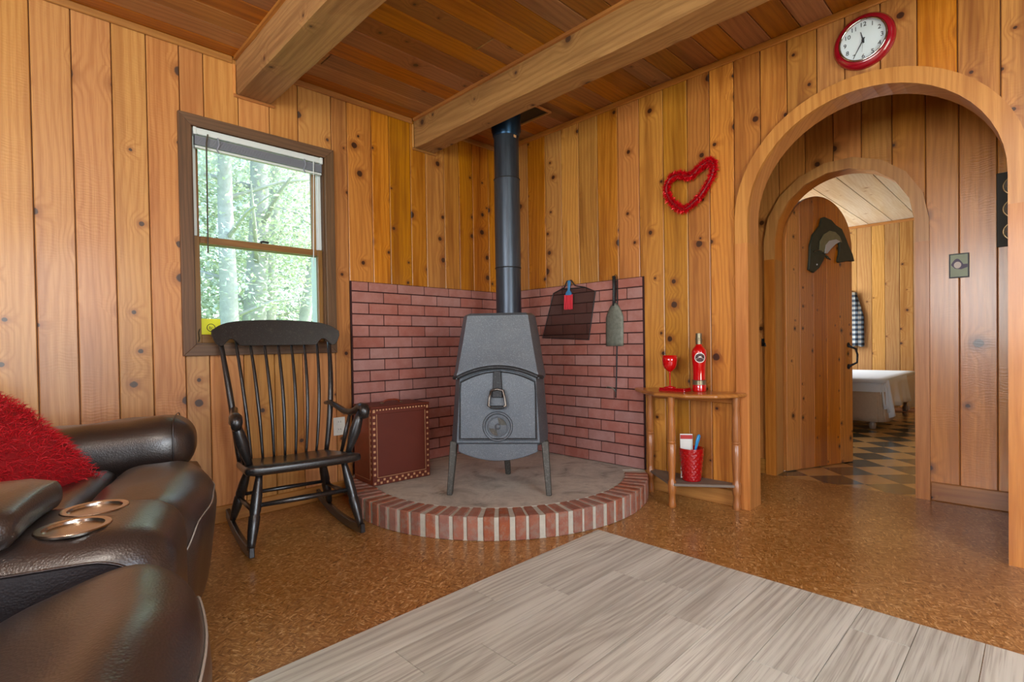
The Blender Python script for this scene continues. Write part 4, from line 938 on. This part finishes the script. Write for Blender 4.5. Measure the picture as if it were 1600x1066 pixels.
# far arm: body and padded roll on top
MB().soft((.05, -.92, .02), (.29, -.085, .42), .05, 10).build('arm_body', M['leather'], sf, smooth=True)
def armf(p):
    t = (p.y+.95)/.85; q = p.copy(); q.z += -.05+.055*t + wrinkle(p, .004)*(t > .5); q.x += (.01*math.sin(t*6))
    return q
ar = MB().soft((.035, -.95, .385), (.305, -.095, .61), .105, 16, armf).build('arm_pad', M['leather'], sf, smooth=True)
def armloop(y, r=.0022, grow=.0):
    pts = []
    for i in range(36):
        t = 2*math.pi*i/36; c, s_ = math.cos(t), math.sin(t)
        e = .42; px_ = .17+(.135+grow)*math.copysign(abs(c)**e, c)*(.985); pz = .4975+(.1125+grow)*math.copysign(abs(s_)**(.75), s_)
        tt = (y+.95)/.85; pts.append((px_+.01*math.sin(tt*6), y, pz-.05+.055*tt))
    return MB().loop(pts, r, 5)
for y in (-.16, -.525, -.54): armloop(y, .0022, -.001).build('seam', M['leather_dark'], ar, smooth=True)
# seats: cushion behind, footrest pad rolling over the front
def seat(x0, x1, ztop, yf, back=0):
    def cush(p):
        q = p.copy(); u = (p.x-(x0+x1)/2)/((x1-x0)/2); q.z += .018*(1-u*u)*(p.z > .36) + wrinkle(p, .0025)
        return q
    c = MB().soft((x0, -.78, .25), (x1, -.315, ztop-.01-back), .05, 14, cush).build('seat_cushion', M['leather'], sf, smooth=True)
    def pad(p):
        q = p.copy(); u = (p.x-(x0+x1)/2)/((x1-x0)/2); v = (p.z-.03)/(ztop-.03)
        k = min(1, max(0, (p.y+.34)/.25)); k = k*k*(3-2*k); kz = min(1, max(0, (v-.4)/.5))
        q.y += k*(yf + .03*(1-u*u) - .055*max(0, 1-v)**1.5 - .02*u*u)
        q.z += .022*(1-u*u)*kz - back*(1-k)*kz
        q.z += wrinkle(p, .003, 22); q.y += wrinkle(p, .003, 26)
        return q
    f = MB().soft((x0+.004, -.34, .05), (x1-.004, -.02, ztop), .125, 20, pad).build('footrest_pad', M['leather'], sf, smooth=True)
    seam = []
    for i in range(41):
        x = x0+.03+(x1-x0-.06)*i/40; e = min(x-x0, x1-x)/.125; dip = 0 if e > 1 else (1-e)**2
        an = math.radians(24-70*dip); rr = .1265-.02*dip
        seam.append(pad(Vector((x, -.145+rr*math.cos(an)-.05*dip, ztop-.125+rr*math.sin(an)))))
    MB().tube(seam, .0019, 5).build('stitching', M['stitch'], f, smooth=True)
    return c, f
seat(.30, 1.075, .462, -.01)
seat(1.452, 2.12, .512, .03, .065)
# console
def con(p):
    q = p.copy()
    if p.y > -.3 and p.z > .3: q.z -= .0
    q.z += .006*(1-((p.x-1.26)/.18)**2)*(p.z > .45)
    return q
co = MB().soft((1.085, -.90, .06), (1.435, -.045, .525), .085, 16, con).build('console', M['leather'], sf, smooth=True)
cut = MB()
for x, y in ((1.20, -.205), (1.325, -.212)): cut.lathe([(.0465, .44), (.0465, .60)], 32, Matrix.Translation((x, y, 0)))
cut = cut.build('cutter', None); md = co.modifiers.new('holes', 'BOOLEAN'); md.object = cut; md.operation = 'DIFFERENCE'; md.solver = 'EXACT'
sfm = sf.matrix_basis.copy(); cut.matrix_world = sfm
bpy.context.view_layer.update(); dg_ = bpy.context.evaluated_depsgraph_get(); nm_ = D.meshes.new_from_object(co.evaluated_get(dg_))
co.modifiers.clear(); co.data = nm_; D.objects.remove(cut, do_unlink=True)
prf = [(-.88, .10), (-.07, .10)]+[(-.17+.10*math.cos(math.radians(9*k)), .395+.10*math.sin(math.radians(9*k))) for k in range(11)]+[(-.88, .495)]
for x in (1.0835, 1.4385):
    MB().prism(prf, lambda u, v, w_: (x-.006+.012*w_, u, v)).build('console_side', M['leather_dark'], co, bev=.004)
    MB().tube([(x+(.006 if x > 1.2 else -.006), u, v) for u, v in prf[1:]], .0025, 5).build('seam', M['leather'], co, smooth=True)
MB().soft((1.10, -.90, .512), (1.42, -.275, .590), .035, 12, lambda p: Vector((p.x, p.y, p.z+.012*(1-((p.x-1.26)/.16)**2)))).build('console_lid', M['leather'], co, smooth=True)
for x, y in ((1.20, -.205), (1.325, -.212)):
    CMx = Matrix.Translation((x, y, .5305))
    cup = sharp(MB().lathe([(.0, -.075), (.043, -.075), (.046, 0), (.047, .0015), (.0575, .002), (.059, .0), (.0575, -.004)], 40, CMx).build('cup_holder', M['steel'], co), 50)
# backrests, just out of the picture
MB().soft((.30, -1.0, .35), (1.075, -.72, 1.02), .1, 12).build('backrest', M['leather'], sf, smooth=True); MB().soft((1.445, -1.0, .35), (2.10, -.72, 1.02), .1, 12).build('backrest', M['leather'], sf, smooth=True)
MB().soft((2.11, -.92, .02), (2.36, -.085, .42), .05, 8).build('arm_body', M['leather'], sf, smooth=True); MB().soft((2.10, -.95, .385), (2.37, -.095, .60), .105, 12).build('arm_pad', M['leather'], sf, smooth=True)
for x, y in ((.12, -.2), (.12, -.86), (2.05, -.2), (2.05, -.86)): MB().lathe([(.025, 0), (.03, .03), (.03, .045)], 12, Matrix.Translation((x, y, .001))).build('foot', M['leather_dark'], sf)

# ---- furry cushion
cu = tag(empty('cushion', (.66, -2.78, .46), world=True), 'shaggy bright red cushion lying on the far sofa seat', 'cushion')
_e2 = Vector((.70, -.714, .02)).normalized(); _e1 = Vector((-.45, -.62, .62)); _e1 = (_e1-_e2*_e1.dot(_e2)).normalized(); _e3 = _e2.cross(_e1)
CUM = Matrix((_e3, _e2, _e1)).transposed().to_4x4(); CUM.translation = Vector((.735, -2.535, .465))+_e1*.19+_e2*.20
def pil(u, v, s_):
    e = max(0, 1-abs(u)**3)*max(0, 1-abs(v)**3); sh_ = 1-.10*(1-abs(u)**2)*(abs(v)**2) ; sw = 1-.10*(1-abs(v)**2)*(abs(u)**2)
    return CUM @ Vector((s_*.085*e**.7, u*.235*sh_, v*.235*sw))
mb = MB(); n = 18
for s_ in (-1, 1):
    b0 = len(mb.v)
    for i in range(n+1):
        for j in range(n+1): mb.v.append(tuple(pil(-1+2*i/n, -1+2*j/n, s_)))
    for i in range(n):
        for j in range(n):
            q = (b0+i*(n+1)+j, b0+(i+1)*(n+1)+j, b0+(i+1)*(n+1)+j+1, b0+i*(n+1)+j+1); mb.f.append(q if s_ > 0 else q[::-1])
mb.build('cushion_cover', M['red_cloth'], cu, smooth=True)
fur = MB()
for k in range(15000):
    u, v, s_ = random.uniform(-1, 1), random.uniform(-1, 1), 1 if random.random() < .7 else -1
    p = pil(u, v, s_); nrm = (pil(u+.02, v, s_)-p).cross(pil(u, v+.02, s_)-p)
    if nrm.length < 1e-9: continue
    nrm = nrm.normalized()*s_
    d = (nrm+Vector((random.uniform(-.8, .8), random.uniform(-.8, .8), random.uniform(-1.0, .5)))).normalized()
    ln = random.uniform(.018, .034); sd_ = d.cross(Vector((random.random()-.5, random.random()-.5, random.random()-.5))).normalized()*.0009
    t_ = p+d*ln+Vector((0, 0, -.006)); fur.add([p+sd_, p-sd_, p+d*ln*.55-sd_*.8, t_, p+d*ln*.55+sd_*.8], [(0, 1, 2, 4), (4, 2, 3)])
tag(fur.build('fur', M['fur'], cu), kind='stuff')

# ================================================================== DOOR, BEDROOM
DH = Vector((1.688, .945)); DE = Vector((1.927, 1.545)); dd = (DE-DH); DW = dd.length; dd.normalize(); dn = Vector((dd.y, -dd.x))
dr = struct(empty('door_1', (DH.x, DH.y, .008), world=True))
DCZ, DRr = 1.505, DW/2
def dpt(u, v, w_): q = DH+dd*u-dn*(.034*(1-w_)); return (q.x, q.y, v)
for i in range(5):
    u0, u1 = DW*i/5+.0008, DW*(i+1)/5-.0008
    tp = [(u1-(u1-u0)*k/6, DCZ+math.sqrt(max(0, DRr**2-(u1-(u1-u0)*k/6-DRr)**2))) for k in range(7)]
    MB().prism([(u0, .004), (u1, .004)]+tp, dpt).build('plank', M['pine_door'], dr, bev=.002)
hx = DH+dd*(DW-.05)
def dp3(u, off, z): q = DH+dd*u+dn*off; return (q.x, q.y, z)
hnd = MB().tube([dp3(DW-.045, .002, .822), dp3(DW-.04, .012, .81), dp3(DW-.012, .03, .795), dp3(DW-.002, .036, .755), dp3(DW-.004, .034, .70), dp3(DW-.035, .016, .682), dp3(DW-.045, .002, .672)], [.009, .008, .0065, .007, .0065, .008, .009], 10).build('handle', M['iron_dark'], dr, smooth=True)
for z in (.822, .672): MB().prism([(DW-.045+.014*math.cos(t*math.pi/6), z+.018*math.sin(t*math.pi/6)) for t in range(12)], lambda u, v, w_: dp3(u, .0005+.004*w_, v)).build('handle_plate', M['iron_dark'], hnd)
for z in (.35, 1.25): MB().prism([(.004, z), (.05, z+.01), (.05, z+.05), (.004, z+.06)], lambda u, v, w_: dp3(u, -.0375+.003*w_, v)).build('hinge', M['iron_dark'], dr)
# fish on the door
def on_door(u, v):
    d = _fw+_R*((u-800)/FPX)+_U*((549.32-v)/FPX); n3 = Vector((dn.x, dn.y, 0)); t = (Vector((DH.x, DH.y, 0))-CAM).dot(n3)/d.dot(n3); q = CAM+d*t
    return ((Vector((q.x, q.y))-DH).dot(dd), q.z)
fs = tag(empty('fish_plaque', (DH.x+dd.x*.33, DH.y+dd.y*.33, 1.2), world=True), 'dark curved trout ornament mounted on the plank door', 'fish ornament')
def fishp(px_, py_):   # outline read off in pixels of the door plane: u along the door, z up
    return on_door(1240+px_/8.88, 320+py_/8.88)
def fpoly(pts): return [fishp(*q) for q in pts]
body = fpoly([(180, 905), (190, 780), (200, 560), (240, 420), (340, 290), (360, 190), (400, 175), (500, 220), (560, 290), (640, 340), (690, 450), (740, 580), (790, 690), (815, 790), (720, 785), (600, 810), (580, 790), (600, 700), (610, 580), (600, 530), (560, 520), (480, 600), (420, 680), (380, 790), (330, 880), (250, 950)])
MB().prism(body, lambda u, v, w_: dp3(u, .001+.016*w_, v)).build('body', M['fish_dark'], fs, bev=.003)
MB().prism(fpoly([(320, 640), (330, 510), (380, 420), (460, 370), (540, 390), (600, 450), (630, 530), (560, 500), (480, 520), (410, 580), (370, 680)]), lambda u, v, w_: dp3(u, .017+.005*w_, v)).build('flank', M['fish_mid'], fs)
MB().prism(fpoly([(390, 680), (400, 570), (450, 510), (540, 490), (600, 520), (530, 560), (470, 620), (420, 685)]), lambda u, v, w_: dp3(u, .020+.006*w_, v)).build('belly', M['fish_white'], fs)
MB().tube([dp3(*(lambda q: (q[0], .02, q[1]))(fishp(a_, b_))) for a_, b_ in ((240, 660), (290, 635), (350, 650), (380, 690))], .004, 6).build('gill', M['leather'], fs)
MB().prism(fpoly([(400, 700), (440, 715), (485, 770), (430, 745)]), lambda u, v, w_: dp3(u, .010+.008*w_, v)).build('fin', M['fish_dark'], fs)
eu, ez = fishp(290, 835); MB().lathe([(0, 0), (.006, 0), (.004, .004), (0, .005)], 10, Matrix.Translation(dp3(eu, .017, ez)) @ Matrix.Rotation(math.pi/2, 4, 'X')).build('eye', M['fish_white'], fs)
# bed
bd_ = tag(empty('bed', (1.1, 3.85, 0), world=True), 'low bed with a white sheet hanging over a beige skirt in the bedroom', 'bed')
bx('box_spring', (.55, 3.2, .12), (1.78, 4.95, .30), M['skirt'], bd_, .02)
MB().soft((.53, 3.17, .29), (1.81, 4.97, .475), .06, 12).build('mattress', M['sheet'], bd_, smooth=True)
def skirt_curve(pts, z0, z1, amp, fr_, name, mat, n=60):
    mb = MB(); P = [Vector(p) for p in pts]; tot = []
    for a_, b_ in zip(P, P[1:]): tot += [a_.lerp(b_, t/n) for t in range(n)]
    tot.append(P[-1]); k = len(tot); vs = []
    for i, p in enumerate(tot):
        t = (tot[min(i+1, k-1)]-tot[max(i-1, 0)]).normalized(); nn = Vector((t.y, -t.x))
        w_ = math.sin(i*fr_)+.5*math.sin(i*fr_*2.3+1)
        zb_ = z0(i/(k-1)) if callable(z0) else z0
        for q in range(6):
            f = q/5; r = p+nn*(amp*w_*f+.02*f); vs.append((r.x, r.y, z1+(zb_-z1)*f))
    mb.add(vs, [(6*i+j, 6*i+j+1, 6*i+7+j, 6*i+6+j) for i in range(k-1) for j in range(5)])
    o = mb.build(name, mat, bd_, smooth=True); md = o.modifiers.new('thick', 'SOLIDIFY'); md.thickness = .004; return o
skirt_curve([(.60, 3.16), (1.76, 3.16), (1.82, 3.22), (1.82, 3.5)], .08, .36, .006, .7, 'skirt', M['skirt'], 30)
skirt_curve([(1.79, 3.2), (1.84, 3.28), (1.84, 4.2)], lambda t: .20-.09*max(0, 1-abs(t-.45)/.2)+.0*t, .468, .022, .35, 'hanging_sheet', M['sheet'], 40)
skirt_curve([(1.83, 4.2), (1.83, 4.95)], .10, .45, .014, .5, 'coverlet', M['quilt'], 40)
MB().soft((1.0, 3.15, .44), (1.83, 4.9, .488), .022, 10).build('top_sheet', M['sheet'], bd_, smooth=True)
for x, y in ((1.72, 3.22), (1.72, 4.9), (.62, 3.22), (.62, 4.9)): MB().lathe([(.022, 0.001), (.03, .02), (.03, .05), (.02, .07), (.02, .125)], 14, Matrix.Translation((x, y, 0))).build('caster', M['disc'], bd_, smooth=True)
# flannel shirt on the far wall
ps = tag(empty('plaid_shirt', (1.13, BY1-.05, .8), world=True), 'black and white plaid shirt hanging on the bedroom wall', 'shirt')
vs = []; n = 14
for i in range(n+1):
    t = i/n; z = 1.47-.70*t; hwid = .05+.085*min(1, t*2.2)
    for j in range(13):
        u = -1+2*j/12; vs.append((1.115+u*hwid, BY1-.02-.035*(1-u*u)-.008*math.sin(j*2.1+t*3), z-.01*math.sin(j*1.3)*(i == n)))
o = MB().add(vs, [(13*i+j, 13*i+j+1, 13*i+14+j, 13*i+13+j) for i in range(n) for j in range(12)]).build('shirt_body', M['plaid'], ps, smooth=True); md = o.modifiers.new('thick', 'SOLIDIFY'); md.thickness = .004
o = MB().tube([(1.06, BY1-.03, 1.43), (1.0, BY1-.03, 1.2), (.985, BY1-.03, .95)], [.03, .045, .04], 12, flat=.5).build('sleeve', M['plaid'], ps, smooth=True)
MB().tube([(1.115, BY1-.001, 1.49), (1.115, BY1-.03, 1.48)], .006, 8).build('peg', M['iron_dark'], ps)

# ================================================================== CEILING LAMP BEHIND THE CAMERA (its glow shows in the window glass)
T_ = NT('lamp_globe'); T_.out((.9, .85, .78, 1), .4); T_.p.inputs['Emission Color'].default_value = (1, .93, .84, 1); T_.p.inputs['Emission Strength'].default_value = 100
lp = tag(empty('ceiling_lamp', (3.1, -3.25, ZC), world=True), 'white glass ceiling lamp behind the viewpoint, mirrored in the window', 'lamp')
LMx = Matrix.Translation((3.1, -3.25, 0))
MB().lathe([(0, ZC-.0005), (.15, ZC-.0005), (.16, ZC-.02), (.15, ZC-.035), (0, ZC-.035)], 32, LMx).build('base', M['white_plastic'], lp)
MB().lathe([(.14, ZC-.036), (.15, ZC-.06), (.13, ZC-.10), (.08, ZC-.128), (0, ZC-.138)], 32, LMx).build('globe', T_.m, lp, smooth=True)
# ================================================================== OUTSIDE THE WINDOW
struct(bx('ground', (-60, -40, -.75), (60, 50, -.6), M['grass']))
def tree(name, x, y, h, r, lean, crown, leafm, nleaf, label, zc0, seed):
    rnd = random.Random(seed)
    root = tag(empty(name, (x, y, -.6), world=True), label, 'tree', 'trees outside the window')
    pts = []; rad = []
    for i in range(14):
        t = i/13; pts.append((x+lean[0]*t+.06*math.sin(t*7+seed), y+lean[1]*t+.05*math.sin(t*9+seed*2), -.6+h*t)); rad.append(r*(1.25-t*.95) if i else r*1.5)
    MB().tube(pts, rad, 14).build('trunk', M['bark'], root, smooth=True)
    for i in range(9):
        t = .3+.65*i/9; p = Vector(pts[int(t*13)]); az = rnd.uniform(0, 6.28); ln = rnd.uniform(.8, 1.9)*(crown/1.8)
        q = p+Vector((math.cos(az)*ln, math.sin(az)*ln, ln*rnd.uniform(.1, .7))); mid_ = (p+q)/2+Vector((0, 0, .1))
        MB().tube([p, mid_, q], [r*.3, r*.18, .008], 6).build('branch', M['bark'], root, smooth=True)
    mb = MB(); C_ = [(Vector((x+lean[0]*.7, y+lean[1]*.7, zc0))+Vector((rnd.gauss(0, crown*.55), rnd.gauss(0, crown*.55), rnd.uniform(0, h-zc0*.7)))) for _ in range(46)]
    for k in range(nleaf):
        c = rnd.choice(C_)+Vector((rnd.gauss(0, .38), rnd.gauss(0, .38), rnd.gauss(0, .24)))
        if c.x > -1.2: c.x = -1.2-rnd.random()
        s_ = rnd.uniform(.03, .058); d = Vector((rnd.gauss(0, 1), rnd.gauss(0, 1), rnd.gauss(0, .5))).normalized()*s_; e = d.cross(Vector((rnd.gauss(0, .4), rnd.gauss(0, .4), 1))).normalized()*s_*.5
        mb.add([c-d, c+e, c+d, c-e], [(0, 1, 2, 3)])
    tag(mb.build('foliage', M[leafm], root), kind='stuff')
def at(px_, x): # where the sight line through window column px_ meets depth x
    d = _fw+_R*((px_-800)/FPX); t = (x-CAM.x)/d.x; return CAM.y+d.y*t
tree('leafy_tree', -6.6, at(352, -6.6), 8.5, .14, (.1, .15), 1.7, 'leaf2', 11000, 'slim grey tree trunk seen left in the upper window pane', 1.4, 3)
tree('leafy_tree', -7.4, at(398, -7.4), 9.5, .19, (.2, .1), 1.9, 'leaf', 11000, 'thickest grey tree trunk seen in the middle of the window', 1.6, 5)
tree('leafy_tree', -8.2, at(418, -8.2), 9, .13, (-.1, .4), 1.8, 'leaf2', 11000, 'grey tree trunk just behind the thickest one outside the window', 1.2, 8)
tree('leafy_tree', -7.0, at(462, -7.0), 8, .11, (.3, .75), 1.8, 'leaf', 11000, 'slender leaning tree trunk at the right edge of the window view', 1.0, 11)
for i, (x_, y_) in enumerate(((-10.5, -1.6), (-11.5, .6), (-11, 2.6), (-12, 4.6), (-11, -3.6), (-10, -6.0), (-11.5, 7.0))):
    rnd = random.Random(40+i)
    root = tag(empty('shrub', (x_, y_, -.6), world=True), ('broad pale green thicket closing the view behind the tree trunks'), 'shrub', 'thicket behind the trees')
    MB().tube([(x_, y_, -.6), (x_+.1, y_, 1.2), (x_, y_+.2, 3)], [.06, .04, .02], 8).build('stem', M['bark'], root)
    mb = MB()
    for k in range(13000):
        c = Vector((x_+rnd.gauss(0, .8), y_+rnd.gauss(0, 1.1), -.5+6.5*rnd.random()**.9)); s_ = rnd.uniform(.05, .1)
        d = Vector((rnd.gauss(0, 1), rnd.gauss(0, 1), rnd.gauss(0, .6))).normalized()*s_; e = d.cross(Vector((rnd.gauss(0, .4), rnd.gauss(0, .4), 1))).normalized()*s_*.55
        mb.add([c-d, c+e, c+d, c-e], [(0, 1, 2, 3)])
    tag(mb.build('foliage', M['leaf' if i % 2 else 'leaf2'], root), kind='stuff')
